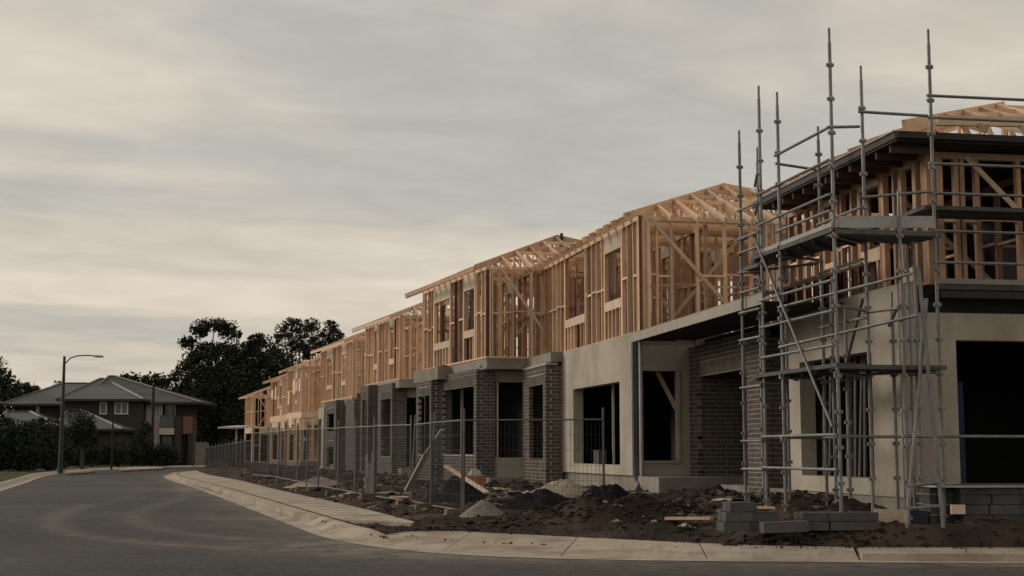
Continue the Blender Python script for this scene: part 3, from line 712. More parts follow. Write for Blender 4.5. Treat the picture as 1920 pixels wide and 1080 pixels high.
brick_wall(B, P1, uB, nB, l1, .5, zt_, [(S_(888, P1, uB), S_(828, P1, uB), zat(852, P1.y + 2), zat(722, P1.y + 1) - .06)], .11, 'brick', 'brick_porch')
brick_wall(B, P1 - uB * .002 + vB * .112, vB, nBs, .40, .5, zt_ + .1, [], .11, 'brick', 'brick_return', start=.02)
part('parapet', MB().frame(xy(P1 + uB * (l1 - .35) + vB * .1) + up(zt_ + .15), uB * .35, vB * .12, up(.14)), 'brick', B)
P2 = hit(808, PB + nB * .42, uB); P2.z = 0; l2 = S_(780, P2, uB); zt2 = zat(713, P2.y)
brick_wall(B, P2, uB, nB, l2, .5, zt2, [(S_(805, P2, uB), S_(784, P2, uB), zat(852, P2.y + 1), zat(740, P2.y))], .11, 'brick', 'brick_porch')
brick_wall(B, P2 - uB * .002 + vB * .112, vB, nBs, .5, .5, zt2, [], .11, 'brick', 'brick_return', start=.04)
part('porch_beam', MB().frame(xy(P2 + uB * l2 / 2 + vB * .3) + up((zt2 + ZB1) / 2 - .02), uB * (l2 / 2 + .5), vB * .25, up((ZB1 - zt2) / 2 - .03)), 'concrete', B)
# camera side of B: rendered lintel over an open bay
zz = zat(718, 38.2)
lb = MB(); solid_wall(lb, P1 + vB * .52 + uB * .05, vB, 2.6, zz, ZB1 - .3, [], .2, nBs); part('rendered_lintel', lb, 'render', B); lb = MB(); solid_wall(lb, P1 + vB * .52 + uB * .06, vB, 2.6, .45, zat(858, 38.2), [], .2, nBs); part('rendered_sill_wall', lb, 'render', B)
q = xy(P1 + vB * .6 + uB * .1); piece('door_post', 'pine_pale', B, q + up(.6), q + up(zz), .05, .05)
q = xy(hit(866, PB + vB * .5, uB)); piece('door_post', 'pine_pale', B, q + up(.6), q + up(ZB1 - .3), .09, .09)
vp = hit(1053, PB + vB * 3 + uB * 3, vB, 460); vp = at(1053, 462, 40.5); part('vent_pipe', MB().tube(vp - up(.2), vp + up(.38), .045, None, 10), 'steel_dark', B)

# ---- further houses: brick bays below, frames above
def row_house(label, px, Y, pxl, deg, y_floor, he, vdeg, seed, openings, fascia=None, D=5.5, trusses=True, lower=None, inner=2, sp=.45, zf=None, pitch=22):
    h, P, u, v = setup('unfinished_house', label, px, Y, deg, vdeg)
    n = -V((u.y, -u.x, 0)); ns = V((v.y, -v.x, 0)); z1 = zat(y_floor, Y); H = he - z1; L_ = S_(pxl, P, u, 680)
    frame_wall(h, P, u, n, L_, z1, H, [(a * L_, b * L_, c, d) for a, b, c, d in openings], sp, seed=seed, extra=(.09,), gap_shade=.22)
    frame_wall(h, P + v * .1, v, ns, D, z1, H, [], .5, brace=[(.2, 1.9)], seed=seed + 1, extra=(.06, .3), wd=.055)
    frame_wall(h, P + v * D, u, -n, L_, z1, H, [], .55, seed=seed + 2, nog=False)
    frame_wall(h, P + u * L_, v, -ns, D, z1, H, [], .55, seed=seed + 3, nog=False)
    for k in range(inner):
        frame_wall(h, P + v * (1.5 + 1.7 * k) + u * .4, u, n, L_ - .6, z1, H, [], .5, seed=seed + 4 + k, nog=k == 0)
        frame_wall(h, P + u * (1.3 + 2.2 * k) + v * .3, v, ns, D - .5, z1, H, [], .5, seed=seed + 8 + k, brace=[(1.8, .3)], nog=False)
    hip_roof(h, P, u, v, L_, D, z1 + H, pitch, .42, .6, seed=seed, fascia=fascia)
    return h, P, u, v, n, ns, z1, H, L_
C_ = row_house('third unfinished house from the scaffold, pine frame over narrow grey brick piers', 748, 50.9, 684, -18.6, 711, HE, 80, 41, [(.15, .28, .8, 1.95), (.62, .72, .75, 2.0)], 'pine')
h, P, u, v, n, ns, z1, H, L_ = C_
part('floor_deck', MB().frame(xy(P + u * L_ / 2 + v * 2.7) + up(z1 - .15), u * (L_ / 2), v * 2.7, up(.145)), 'concrete', h)
lower_shell(h, P + v * .1, u, v, L_, 5.3, .72, z1 - .3, n, ns)
P1 = hit(735, P + n * .1, u); P1.z = 0; l1 = S_(708, P1, u); zt_ = zat(717, P1.y)
brick_wall(h, P1, u, n, l1, .5, zt_, [(S_(732, P1, u), S_(714, P1, u), zat(856, P1.y), zat(746, P1.y))], .11, 'brick', 'brick_porch')
brick_wall(h, P1 - u * .002 + v * .112, v, ns, .42, .5, zt_ + .06, [], .11, 'brick', 'brick_return')
lb = MB(); solid_wall(lb, P1 + v * .55 + u * .05, v, 2.2, zat(744, 51), z1 - .3, [], .2, ns); part('rendered_lintel', lb, 'render', h)
P2 = hit(690, P + n * .35, u); P2.z = 0; l2 = S_(676, P2, u); zt2 = zat(722, P2.y)
brick_wall(h, P2, u, n, l2, .5, zt2, [(S_(688, P2, u), S_(679, P2, u), .55, zat(748, P2.y))], .11, 'brick', 'brick_porch')
brick_wall(h, P2 - u * .002 + v * .112, v, ns, .75, .5, zt2, [], .11, 'brick', 'brick_return')

D_ = row_house('fourth unfinished house from the scaffold, pine frame over dark brick porch with small openings', 660, 61.5, 602, -18.6, 745, HE - .05, 80, 61, [(.2, .32, .8, 1.95), (.62, .8, .75, 2.0)], 'pine')
h, P, u, v, n, ns, z1, H, L_ = D_
part('floor_deck', MB().frame(xy(P + u * L_ / 2 + v * 2.7) + up(z1 - .15), u * (L_ / 2), v * 2.7, up(.145)), 'concrete', h)
lower_shell(h, P + v * .1, u, v, L_, 5.3, .72, z1 - .3, n, ns)
P1 = hit(630, P + n * .35, u); P1.z = 0; l1 = S_(609, P1, u); zt_ = zat(750, P1.y)
brick_wall(h, P1, u, n, l1, .5, zt_, [(S_(626, P1, u), S_(613, P1, u), zat(808, P1.y), zat(774, P1.y)), (S_(626, P1, u), S_(613, P1, u), .6, zat(837, P1.y))], .11, 'brick', 'brick_porch')
brick_wall(h, P1 - u * .002 + v * .112, v, ns, 1.0, .5, zt_, [(.6, .85, zat(790, P1.y), zat(768, P1.y))], .11, 'brick', 'brick_return')
P2 = hit(664, P + n * .1, u); P2.z = 0
brick_wall(h, P2, u, n, S_(648, P2, u), .5, zat(749, P2.y), [], .11, 'brick', 'brick_porch')
brick_wall(h, P2 - u * .002 + v * .112, v, ns, .4, .5, zat(737, P2.y), [], .11, 'brick', 'brick_return')
w1 = MB(); P3 = hit(607, P + n * .2, u); solid_wall(w1, P3, u, S_(597, P3, u), .5, zat(764, P3.y), [(.5, 1.3, .6, zat(785, P3.y))], .2, n); part('rendered_wall', w1, 'render', h)

def twofloor(label, px, Y, pxl, deg, y_floor, he, seed, D=5.5):
    q = row_house(label, px, Y, pxl, deg, y_floor, he, 80, seed, [(.3, .42, .7, 1.9)], None, D=D, inner=2, sp=.42)
    h, P, u, v, n, ns, z1, H, L_ = q; zl = .75; HL = z1 - .28 - zl
    frame_wall(h, P, u, n, L_, zl, HL, [(.12 * L_, .3 * L_, .05, 2.0), (.5 * L_, .85 * L_, .05, 2.1)], .5, seed=seed + 20)
    frame_wall(h, P + v * .1, v, ns, D, zl, HL, [(.6, 2.6, .05, 2.2)], .5, seed=seed + 21, brace=[(3, 4)])
    frame_wall(h, P + v * D, u, -n, L_, zl, HL, [], .5, seed=seed + 22, nog=False)
    frame_wall(h, P + v * 2.5, u, n, L_, zl, HL, [], .45, seed=seed + 23, nog=False)
    b = MB(); b.frame(xy(P + u * L_ / 2 + v * D / 2) + up(z1 - .14), u * (L_ / 2 - .01), v * (D / 2), up(.139)); part('floor_joist_band', b, 'pine', h)
    k = MB(); k.frame(xy(P + u * L_ / 2 + v * D / 2) + up(.5), u * (L_ / 2), v * D / 2, up(.249)); part('slab_edge', k, 'concrete', h)
    r = random.Random(seed)
    for i in range(5):
        s_ = L_ * (.08 + .18 * i); z_ = z1 + r.choice((-.5, .1, .9, 1.5)); b0 = xy(P + u * s_ + n * .012)
        piece('brace_panel', 'pine', h, b0 + up(z_), b0 + u * r.uniform(.4, .8) + up(z_), .012, r.uniform(.5, .9))
    return q
twofloor('fifth unfinished house from the scaffold, all bare pine framing on both floors', 565, 80, 539, -18.6, 772, HE - .1, 81)
twofloor('sixth unfinished house from the scaffold, tall bare pine framing with bracing panels', 537, 88, 508, -19.5, 779, HE - .3, 121)
q = row_house('farthest unfinished house of the row, small pine frame with a sloping open roof', 474, 108, 461, -18.6, 801, 5.55, 80, 161, [], 'pine', D=4.5, inner=1, sp=.6)
h, P, u, v, n, ns, z1, H, L_ = q
frame_wall(h, P, u, n, L_, .5, z1 - .5, [(.4, L_ - .4, .05, 2.2)], .6, seed=181); frame_wall(h, P + v * .1, v, ns, 4.5, .5, z1 - .5, [(.5, 3, .05, 2.1)], .6, seed=182)
aw = thing('awning', 'small pale flat awning on a thin post beside the farthest unfinished house', 'awning', at(443, 872, 104))
part('awning_roof', MB().beam(at(427, 802, 103), at(462, 799, 106), 1.6, .12), 'white_plastic', aw); part('post', MB().beam(at(443, 874, 104), at(443, 801, 104), .12, .12, up=V((0, 1, 0))), 'white_plastic', aw)

# ---- scaffolded corner house ("N")
NH, PN, uN, vN = setup('unfinished_house', 'scaffolded corner house with dark eaves, rendered walls and a brick garage front', 1690, 19.6, -10, 80)
nN = -V((uN.y, -uN.x, 0)); nNs = V((vN.y, -vN.x, 0)); ZN0, ZN1, HN = 0.68, 3.62, 1.88
def sN(px, py=780): return s_of(px, PN, uN, py)
sw = sN(1480)
wl = MB(); solid_wall(wl, PN, uN, sw, ZN0, ZN1 - .01, [(sN(1637), sN(1501), zat(897, 20.5), zat(655, 20.2))], .26, nN); part('rendered_wall', wl, 'render', NH)
s1 = s_of(1797, PN, vN)
wl = MB(); solid_wall(wl, PN + vN * .26, vN, 9.0, ZN0, ZN1 - .4, [(s1 - .26, 7.5, ZN0 + .02, zat(638, 19.8))], .24, nNs); part('rendered_wall', wl, 'render', NH)
part('slab_edge', MB().frame(xy(PN + uN * 5 + vN * 4.6) + up(.40), uN * 4.97, vN * 4.57, up(.279)), 'concrete', NH)
part('floor_deck', MB().frame(xy(PN + uN * 5 + vN * 4.75) + up(ZN1 - .2), uN * 4.9, vN * 4.4, up(.19)), 'sarking_and_shade', NH)
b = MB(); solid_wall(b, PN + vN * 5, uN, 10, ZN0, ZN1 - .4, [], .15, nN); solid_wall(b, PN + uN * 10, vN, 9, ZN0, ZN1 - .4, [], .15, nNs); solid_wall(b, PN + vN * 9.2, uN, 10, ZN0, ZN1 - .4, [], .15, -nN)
solid_wall(b, PN + vN * .4 + uN * (sw + 1.3), vN, 5, ZN0, ZN1 - .4, [], .12, nNs); part('rear_wall', b, 'sarking_and_shade', NH)  # shade inside garage and rooms is painted into the near-black walls
# floor edge board, flashing and gutter along the camera side
for nm, m_, za_, zb_, o_ in (('floor_edge_board', 'fascia', zat(534, 19.8), zat(524, 19.8), .03), ('flashing', 'plank', zat(545, 19.8), zat(536, 19.8), .06), ('gutter', 'gutter_dark', zat(562, 19.8), zat(549, 19.8), .14)):
    q = xy(PN + nNs * o_ + vN * .55) + up((za_ + zb_) / 2); piece(nm, m_, NH, q, q + vN * 8, .06 if o_ < .1 else .12, zb_ - za_)
# loose studs standing in the window
for k, (px, lean) in enumerate(((1545, 0), (1556, 2), (1590, 0), (1597, -3), (1604, 0), (1612, 5), (1622, 0))):
    h_ = hit(px, PN + vN * .3, uN, 890); h2 = hit(px + lean, PN + vN * .32, uN, 680); piece('window_stud', 'plank', NH, xy(h_) + up(.9), xy(h2) + up(2.75), .03, .045)
# brick garage front
s2, s3 = sN(1437), sN(1290); PG = PN + uN * s2
brick_wall(NH, PG, uN, nN, s3 - s2, .50, 3.44, [(sN(1400) - s2, sN(1307) - s2, .5, 2.80)], .11, 'brick_brown', 'garage_wall')
brick_wall(NH, PN + uN * (sN(1307)) + vN * .115, vN, nNs, 3.2, .50, 3.2, [], .11, 'brick_brown', 'garage_inner_wall')
brick_wall(NH, PG + vN * .115, vN, nNs, .5, .5, 3.3, [], .11, 'brick_brown', 'brick_return')
part('garage_step', MB().frame(xy(PG + uN * ((s3 - s2) / 2 - .1) + vN * .15) + up(.36), uN * ((s3 - s2) / 2 + .25), vN * .22, up(.14)), 'concrete', NH)
# porch roof between the two houses: fascia, soffit, sheet and battens
Q0 = at(1187, 632, 28.7); z_ = Q0.z; Q1 = hit(1432, Q0, uN, 560); e0, e1 = xy(Q0), xy(Q1)
tpp = math.tan(R(17)); run = 1.75
sheet = MB(); sheet.quadslab([e0 + up(z_ + .05), e1 + up(z_ + .05), e1 + vN * run + up(z_ + .05 + run * tpp), e0 + vN * run + up(z_ + .05 + run * tpp)], .03)
pr = part('porch_roof', sheet, 'roof_sheet', NH)
piece('fascia', 'fascia', pr, e0 - vN * .02 + up(z_ - .02), e1 - vN * .02 + up(z_ - .02), .03, .17)
for k in range(9):
    t = .06 + k * .19; piece('batten', 'roof_sheet', pr, e0 + vN * t + up(z_ + .068 + t * tpp), e1 + vN * t + up(z_ + .068 + t * tpp), .045, .035)
sf = MB(); sf.quadslab([e0 + vN * .0 + up(z_ - .06), e1 + up(z_ - .06), e1 + vN * 1.26 + up(z_ - .06), e0 + vN * 1.2 + up(z_ - .06)], .02); part('soffit', sf, 'sarking_and_shade', pr)
piece('soffit_end', 'fascia', pr, at(1270, 643, 27.6), at(1303, 645, 27.3), .05, .12)
# upper frame set back from the front
PNU = PN + vN * .48; LN = s_of(1478, PNU, uN, 470)
frame_wall(NH, PNU, uN, nN, LN, ZN1, HN, [(S_(1712, PNU, uN, 400), S_(1690, PNU, uN, 400), .3, 1.75), (S_(1648, PNU, uN, 400), S_(1612, PNU, uN, 400), .75, 1.7), (S_(1566, PNU, uN, 420), S_(1545, PNU, uN, 420), .75, 1.7)], .38, seed=201, smat='pine_red', wd=.06, extra=(.07, .14))
frame_wall(NH, PNU + vN * .1, vN, nNs, 7.5, ZN1, HN, [], .62, seed=202, smat='pine_red', brace=[(.5, 2.3)], extra=(.06, .12, .36, .45), wd=.065)
for k, t in enumerate((2.2, 4.2)): frame_wall(NH, PNU + vN * t + uN * .3, uN, nN, LN - .5, ZN1, HN, [], .6, seed=203 + k, smat='pine_red')
frame_wall(NH, PNU + uN * 2.6 + vN * .3, vN, nNs, 7, ZN1, HN, [], .55, seed=206, smat='pine_red', brace=[(.4, 2.4)])
b = MB(); solid_wall(b, PNU + vN * 7.6, uN, LN, ZN1, ZN1 + HN, [], .1, -nN); solid_wall(b, PNU + uN * LN, vN, 7.6, ZN1, ZN1 + HN - .02, [(.1, 1.6, ZN1, ZN1 + 1.9)], .1, nNs); solid_wall(b, PNU + vN * 3.4 + uN * .5, uN, LN - .6, ZN1, ZN1 + HN - .03, [], .05, nN); part('room_shade_wall', b, 'sarking_and_shade', NH)  # near-black walls added to darken the upper rooms behind the studs
zeN = ZN1 + HN
hip_roof(NH, PNU, uN, vN, LN + .3, 7.5, zeN + .36, 20, .60, .62, tails=False, seed=9)
ofr, osd = .66, .50
b = MB(); b.quadslab([xy(PNU - uN * osd - vN * ofr) + up(zeN + .06), xy(PNU + uN * (LN - .18) - vN * ofr) + up(zeN + .06), xy(PNU + uN * (LN - .18) + vN * 8) + up(zeN + .06), xy(PNU - uN * osd + vN * 8) + up(zeN + .06)], .04)
part('soffit', b, 'sarking_and_shade', NH)  # eave soffit, carried inward as a dark ceiling added to shade the rooms
c0 = PNU - uN * osd - vN * ofr
piece('fascia', 'gutter_dark', NH, xy(c0) + up(zeN + .10), xy(c0 + uN * (LN + .45)) + up(zeN + .10), .04, .09)
piece('fascia_cap', 'fascia', NH, xy(c0) - vN * .01 + up(zeN + .155), xy(c0 + uN * (LN + .45)) - vN * .01 + up(zeN + .155), .07, .02)
piece('fascia', 'gutter_dark', NH, xy(c0 - uN * .03) + up(zeN + .10), xy(c0 - uN * .03 + vN * 8.5) + up(zeN + .10), .04, .09)
for k in range(11):
    s_ = -.2 + k * .46; q = xy(PNU + uN * s_ - vN * .02); piece('rafter_tail', 'pine_dark', NH, q + up(zeN - .03), q - vN * .6 + up(zeN - .03), .05, .11)
piece('tie_beam', 'pine_pale', NH, at(1757, 226, 19.3), at(1960, 229, 19.6), .06, .14)
b = MB(); b.frame(xy(PN + vN * (s1 + .35) + uN * .8) + up(1.5), vN * .14, uN * .02, up(.8)); part('hanging_tarp', b, 'blue_tarp', NH)

# ================================================================== SCAFFOLD
SC = thing('scaffold', 'galvanised tube scaffold with plank decks wrapped round the corner house', 'scaffold', V((4.4, 19.2, .3)))
POLE = {}
def standard(key, px, Y, ptop, pbot=None):
    p = at(px, 700, Y); z1 = zat(ptop, Y); z0 = site_z(p.x, p.y, False) - .02 if pbot is None else zat(pbot, Y); POLE[key] = xy(p)
    b = MB(); b.tube(xy(p) + up(z0), xy(p) + up(z1), .0245, None, 10); b.tube(xy(p) + up(z1 - .02), xy(p) + up(z1 + .2), .019, None, 8)
    z = z0 + .12
    while z < z1 - .1:
        for a in (0, 1): b.frame(xy(p) + up(z), (uN if a else vN) * .052, (vN if a else uN) * .014, up(.022))
        z += .46
    part('standard', b, 'galv', SC)
    if pbot is None: part('base_plate', MB().frame(xy(p) + up(z0), uN * .08, vN * .08, up(.012)), 'galv', SC)
standard('a', 1394, 21.9, 268); standard('b', 1433, 21.1, 185); standard('c', 1468, 20.3, 198); standard('d', 1571, 18.5, 80)
standard('e', 1545, 20.75, 262); standard('f', 1630, 19.2, 150); standard('h', 1762, 18.74, 82); standard('g', 1695, 18.6, 385)
standard('i', 1428, 22.1, 300); standard('k', 1676, 19.3, 575); standard('m', 1708, 19.4, 470); standard('n', 2070, 19.15, 82); standard('p', 1562, 20.0, 560, 935); standard('q', 1588, 19.7, 600, 935); standard('r', 1476, 21.6, 480); standard('w', 1720, 19.15, 620)
def rail(a, b, z, nm='ledger', x0=0.0, x1=0.0, zb=None, m_='galv'):
    p, q = POLE[a] + up(z), POLE[b] + up(zb if zb is not None else z); t = (q - p).normalized()
    p, q = p + nN * .05 - t * x0, q + nN * .05 + t * x1
    part(nm, MB().tube(p, q, .021, None, 8), m_, SC)
for z in (5.13, 4.67, 3.53, 3.13, 2.68, 1.52, 1.07): rail('b', 'd', z)
rail('c', 'd', 5.56); rail('c', 'd', 4.45)
for z in (5.02, 4.57, 4.35, 3.73, 3.42, 3.0, 2.27, 1.46, 1.04): rail('a', 'b', z)
for z in (4.62, 3.9, 3.1, 2.3, 1.5): rail('e', 'f', z)
for z in (5.45, 5.0, 4.1, 3.35, 2.3, 1.5): rail('b', 'i', z, 'transom', zb=z)
for z in (5.45, 4.1, 3.2, 2.35, 1.5): rail('c', 'e', z, 'transom')
rail('d', 'f', 5.57, 'transom', zb=5.74)
for z in (4.12, 2.32, 1.5, 3.2): rail('d', 'f', z, 'transom')
for z in (4.75, 1.5, 2.34): rail('f', 'h', z)
rail('f', 'h', 5.95, zb=5.78); rail('d', 'h', 4.2, 'transom'); rail('f', 'g', 3.17)
for z in (6.06, 5.76, 5.13, 4.73, 4.22, 3.80, 1.50): rail('h', 'n', z)
rail('g', 'h', 1.5); rail('k', 'g', 3.0, zb=3.2)
rail('c', 'g', 3.35, x1=.25, zb=3.58); rail('c', 'g', 2.78, x1=.3, zb=3.02); rail('a', 'e', 4.05, 'transom')
p, q = POLE['b'] + nN * .09 + up(4.42), POLE['d'] + nN * .09 + up(1.62); part('brace', MB().tube(p, q, .020, None, 8), 'fence_steel', SC)
p, q = POLE['q'] + up(1.1), POLE['f'] + nN * .1 + up(3.9); part('brace', MB().tube(at(1585, 690, 19.5), at(1618, 560, 19.4), .02, None, 8), 'steel_dark', SC)
def deck(a, b, c, dd, z, n, zb=None):                 # planks between two ledger lines a-b (outer) and c-dd (inner)
    for k in range(n):
        f0, f1 = (k + .5) / n, (k + .5) / n; p = POLE[a].lerp(POLE[c], f0); q = POLE[b].lerp(POLE[dd], f1); wd_ = (POLE[a] - POLE[c]).length / n - .012
        t = (q - p).normalized(); piece('deck_plank', 'plank', SC, p - t * .12 + up(z), q + t * .1 + up(z), wd_, .055)
deck('b', 'd', 'i', 'f', 4.2, 4); deck('a', 'b', 'i', 'i', 4.1, 3)
deck('b', 'd', 'i', 'f', 2.42, 4); deck('d', 'h', 'f', 'm', 2.40, 3); deck('d', 'h', 'f', 'm', 4.17, 3)
for k in range(3):
    q = POLE['h'] + uN * (.18 + .24 * k) + up(4.55); piece('deck_plank', 'plank', SC, q - vN * .1, q + vN * 2.6, .225, .055)
for k in range(6):
    f = k / 5.5
    for z in (4.14, 2.36): piece('deck_bearer', 'steel_dark', SC, POLE['b'].lerp(POLE['d'], f) + up(z), POLE['i'].lerp(POLE['f'], f) + up(z), .04, .05)
q0, q1 = POLE['d'] - uN * .02 + vN * .06 + up(4.30), POLE['h'] - uN * .04 - vN * .02 + up(4.33); piece('toe_board', 'toe', SC, q0, q1, .035, .16)
piece('toe_board', 'toe', SC, POLE['b'] + nN * .02 + up(4.27), POLE['d'] + nN * .02 - uN * .0 + up(4.27), .03, .06)

TR = thing('tube_trestle', 'two long steel tubes propped in an A against the scaffold with two low rungs', 'trestle', gnd(1733, 992, .35))
t0, t1 = at(1700, 992, 18.35), at(1737, 560, 18.62); part('leg', MB().tube(t0, t1, .026, None, 8), 'galv', TR)
t2, t3 = at(1769, 990, 18.3), at(1722, 500, 18.58); part('leg', MB().tube(t2, t3, .026, None, 8), 'galv', TR)
for f, g_ in ((.087, .082), (.18, .17)): part('rung', MB().tube(t0.lerp(t1, f) - vN * .03, t2.lerp(t3, g_) + vN * .03, .019, None, 8), 'galv', TR)
tp_ = thing('steel_prop', 'short adjustable steel prop standing inside the scaffold corner', 'prop', at(1720, 900, 18.9)); q = at(1712, 455, 18.95)
part('tube', MB().tube(q, at(1722, 640, 18.95), .022, None, 8), 'galv', tp_); part('collar', MB().tube(at(1715.5, 500, 18.95), at(1716, 508, 18.95), .036, None, 8), 'galv', tp_); part('head', MB().tube(q, q + up(.02), .032, None, 8), 'galv', tp_)

# ================================================================== TEMPORARY FENCE
_fp = {}
def fence_panel(p, q, zp, zq, label, dark=False, tilt=0.0):
    root = thing('mesh_fence', label, 'fence', V((p.x, p.y, zp)), 'temporary mesh fence panels')
    d = (q - p); l_ = d.length; d = d / l_; n_ = V((d.y, -d.x, 0)); H_ = 1.87
    def W(s, z): return xy(p) + d * s + up(zp + (zq - zp) * s / l_ + z) + n_ * (tilt * z)
    for s in (.03, l_ - .03): part('post', MB().tube(W(s, .02), W(s, H_ + .06), .021, None, 8), 'fence_steel', root)
    for z in (.10, 1.72): part('rail', MB().tube(W(.03, z), W(l_ - .03, z), .017, None, 6), 'fence_steel', root)
    b = MB(); s = .10
    while s < l_ - .06: b.beam(W(s, .1), W(s, 1.72), .0045, .0045, up=n_); s += .075
    for k in range(1, 6): b.beam(W(.03, .1 + .27 * k), W(l_ - .03, .1 + .27 * k), .0045, .0045)
    part('wire_mesh', b, 'wire', root, kind='stuff')
NODES = [(1135, 25.4), (867, 26.0), (808, 28.3), (771, 30.8), (701, 33.3), (666, 35.8), (634, 38.3), (597, 40.9), (575, 43.4), (557, 45.9), (535, 48.5), (522, 51.0), (502, 53.6), (473, 56.5)]
def fnode(px, Y): p = at(px, 880, Y); return V((p.x, p.y, .15 + .16 * sm(28, 56, Y)))
fn = [fnode(*a) for a in NODES]
ORD = ['first', 'second', 'third', 'fourth', 'fifth', 'sixth', 'seventh', 'eighth', 'ninth', 'tenth', 'eleventh', 'twelfth', 'thirteenth']
for i in range(len(fn) - 1):
    lab = 'wide mesh fence panel at the near end, in front of the rendered window' if i == 0 else 'mesh fence panel with a gravel heap against its foot' if i == 1 else 'mesh fence panel propping a white strip of gutter' if i == 2 else ORD[i] + ' mesh fence panel counted from the near end of the fence'
    fence_panel(fn[i], fn[i + 1], fn[i].z, fn[i + 1].z, lab, tilt=.04 if i == 2 else 0.0)
far = [fnode(470 - 85 * (k / 12) ** .82, 80 + 40 * (k / 12)) for k in range(13)]
for i in range(12): fence_panel(far[i], far[i + 1], .22 - .025 * i, .22 - .025 * (i + 1), 'mesh fence panel in the far run past the bend, ' + ORD[i] + ' from its near end')
def foot(p, d, z, label, sc=1.0):
    n_ = V((d.y, -d.x, 0)); b = MB(); c = xy(p) + up(z)
    vs = [c + d * (a * .12 * sc) + n_ * (e * .33 * sc) + up(0) for a in (-1, 1) for e in (-1, 1)] + [c + d * (a * .10 * sc) + n_ * (e * .30 * sc) + up(.15) for a in (-1, 1) for e in (-1, 1)]
    b.add(vs, [(0, 2, 3, 1), (4, 5, 7, 6), (0, 1, 5, 4), (2, 6, 7, 3), (0, 4, 6, 2), (1, 3, 7, 5)])
    single('concrete_weight', b, 'foot', label, 'weight', 'concrete weights under the mesh fence')
for i, p in enumerate(fn[1:], 1):
    d = (fn[min(i + 1, len(fn) - 1)] - fn[max(1, i - 1)]).normalized(); d.z = 0
    foot(p, d, site_z(p.x, p.y, False) - .04, 'brown concrete weight under the mesh fence, ' + ORD[i - 1] + ' from the near end')
for i, p in enumerate(far[::2]):
    d = (far[2] - far[0]).normalized(); d.z = 0; foot(p, d, site_z(p.x, p.y, False) - .04, 'brown concrete weight of the far fence run, ' + ORD[i] + ' from its near end')

# ================================================================== LOOSE MATERIAL ON SITE
def heap(name, m, px, py, Y, rx, ry, h, label, cat, seed, nz=.18, steep=1.5):
    c = at(px, py, Y); c.z = site_z(c.x, c.y, False) - .07; b = MB(); NR, NA = 22, 56
    for i in range(NR + 1):
        r_ = i / NR
        for a in range(NA):
            t = 2 * math.pi * a / NA; k = 1 + .25 * mnoise.noise(V((math.cos(t) * 1.4, math.sin(t) * 1.4, seed)))
            x, y_ = math.cos(t) * r_ * rx * k, math.sin(t) * r_ * ry * k
            z = h * (1 - r_ ** steep) * (1 + nz * mnoise.noise(V((x * 4 + seed, y_ * 4, 0)))) + .05 * nz * 4 * mnoise.noise(V((x * 13, y_ * 13, seed))) * (1 - r_)
            b.v.append((c.x + x, c.y + y_, c.z + z))
    for i in range(NR):
        for a in range(NA): b.f.append((i * NA + a, i * NA + (a + 1) % NA, (i + 1) * NA + (a + 1) % NA, (i + 1) * NA + a))
    single(name, b, m, label, cat, smooth=True)
heap('soil_heap', 'black_soil', 858, 932, 29.9, .85, .8, .56, 'black soil heap behind the mesh fence by the leaning plank', 'soil heap', 3, .45, 1.8)
heap('soil_heap', 'black_soil', 1010, 940, 26.6, .95, .6, .36, 'low black soil heap between the gravel pile and the brick pier', 'soil heap', 5, .3)
heap('soil_heap', 'black_soil', 1135, 945, 25.0, .75, .5, .42, 'black soil heap at the foot of the last fence post', 'soil heap', 8, .4)
heap('gravel_pile', 'gravel', 905, 952, 25.3, .50, .42, .36, 'small grey gravel pile at the fence foot', 'gravel pile', 11, .08, 1.15)
heap('sand_pile', 'sand', 1055, 925, 28.6, .85, .6, .40, 'pale sand pile against the rendered wall', 'sand pile', 14, .25, 1.3)
heap('sand_pile', 'sand', 600, 893, 46, 1.1, .8, .34, 'pale low sand pile behind the middle of the fence', 'sand pile', 17, .2, 1.3)
heap('rubble_heap', 'clod', 1345, 962, 24.2, .75, .6, .26, 'heap of broken soil and rubble before the brick garage', 'rubble heap', 19, .5, 1.3)
# clods and stones, uncountable
def scatter(name, m, n, fn_, smin, smax, seed):
    r = random.Random(seed); b = MB(); k = 0; tries = 0
    while k < n and tries < n * 20:
        tries += 1; p = fn_(r)
        if p is None: continue
        x, y_ = p; s = smin * (smax / smin) ** (r.random() ** 2.2); z = (site_z(x, y_) if name != 'soil_spill' else .145) + s * .2
        vs = []
        for a in ((1, 0, 0), (-1, 0, 0), (0, 1, 0), (0, -1, 0), (0, 0, 1), (0, 0, -1), (.6, .6, .5), (-.6, .6, .4), (-.6, -.6, .5), (.6, -.6, .4)): vs.append(V(a) * s * r.uniform(.65, 1.2))
        rot = Matrix.Rotation(r.random() * 6.28, 3, 'Z') @ Matrix.Rotation(r.uniform(-.5, .5), 3, 'X')
        vs = [rot @ V((v_.x * 1.3, v_.y, v_.z * .75)) + V((x, y_, z)) for v_ in vs]
        b.add(vs, [(4, 6, 7), (4, 7, 8), (4, 8, 9), (4, 9, 6), (0, 6, 9), (2, 7, 6), (1, 8, 7), (3, 9, 8), (0, 2, 6), (2, 1, 7), (1, 3, 8), (3, 0, 9), (5, 2, 0), (5, 1, 2), (5, 3, 1), (5, 0, 3)]); k += 1
    single(name, b, m, kind='stuff', label=None, base=V((0, 0, 0)))
def ok_site(x, y_):
    if dist_line(V((x, y_, 0)), kc)[0] < .75: return False
    return not any(inpoly(x, y_, P) and dpoly(x, y_, P) > .10 for P in polys)
def near_f(r):
    px = r.uniform(560, 1950); py = r.uniform(925, 1024); p = gnd(px, py, .2)
    return (p.x, p.y) if p.y < 34 and ok_site(p.x, p.y) else None
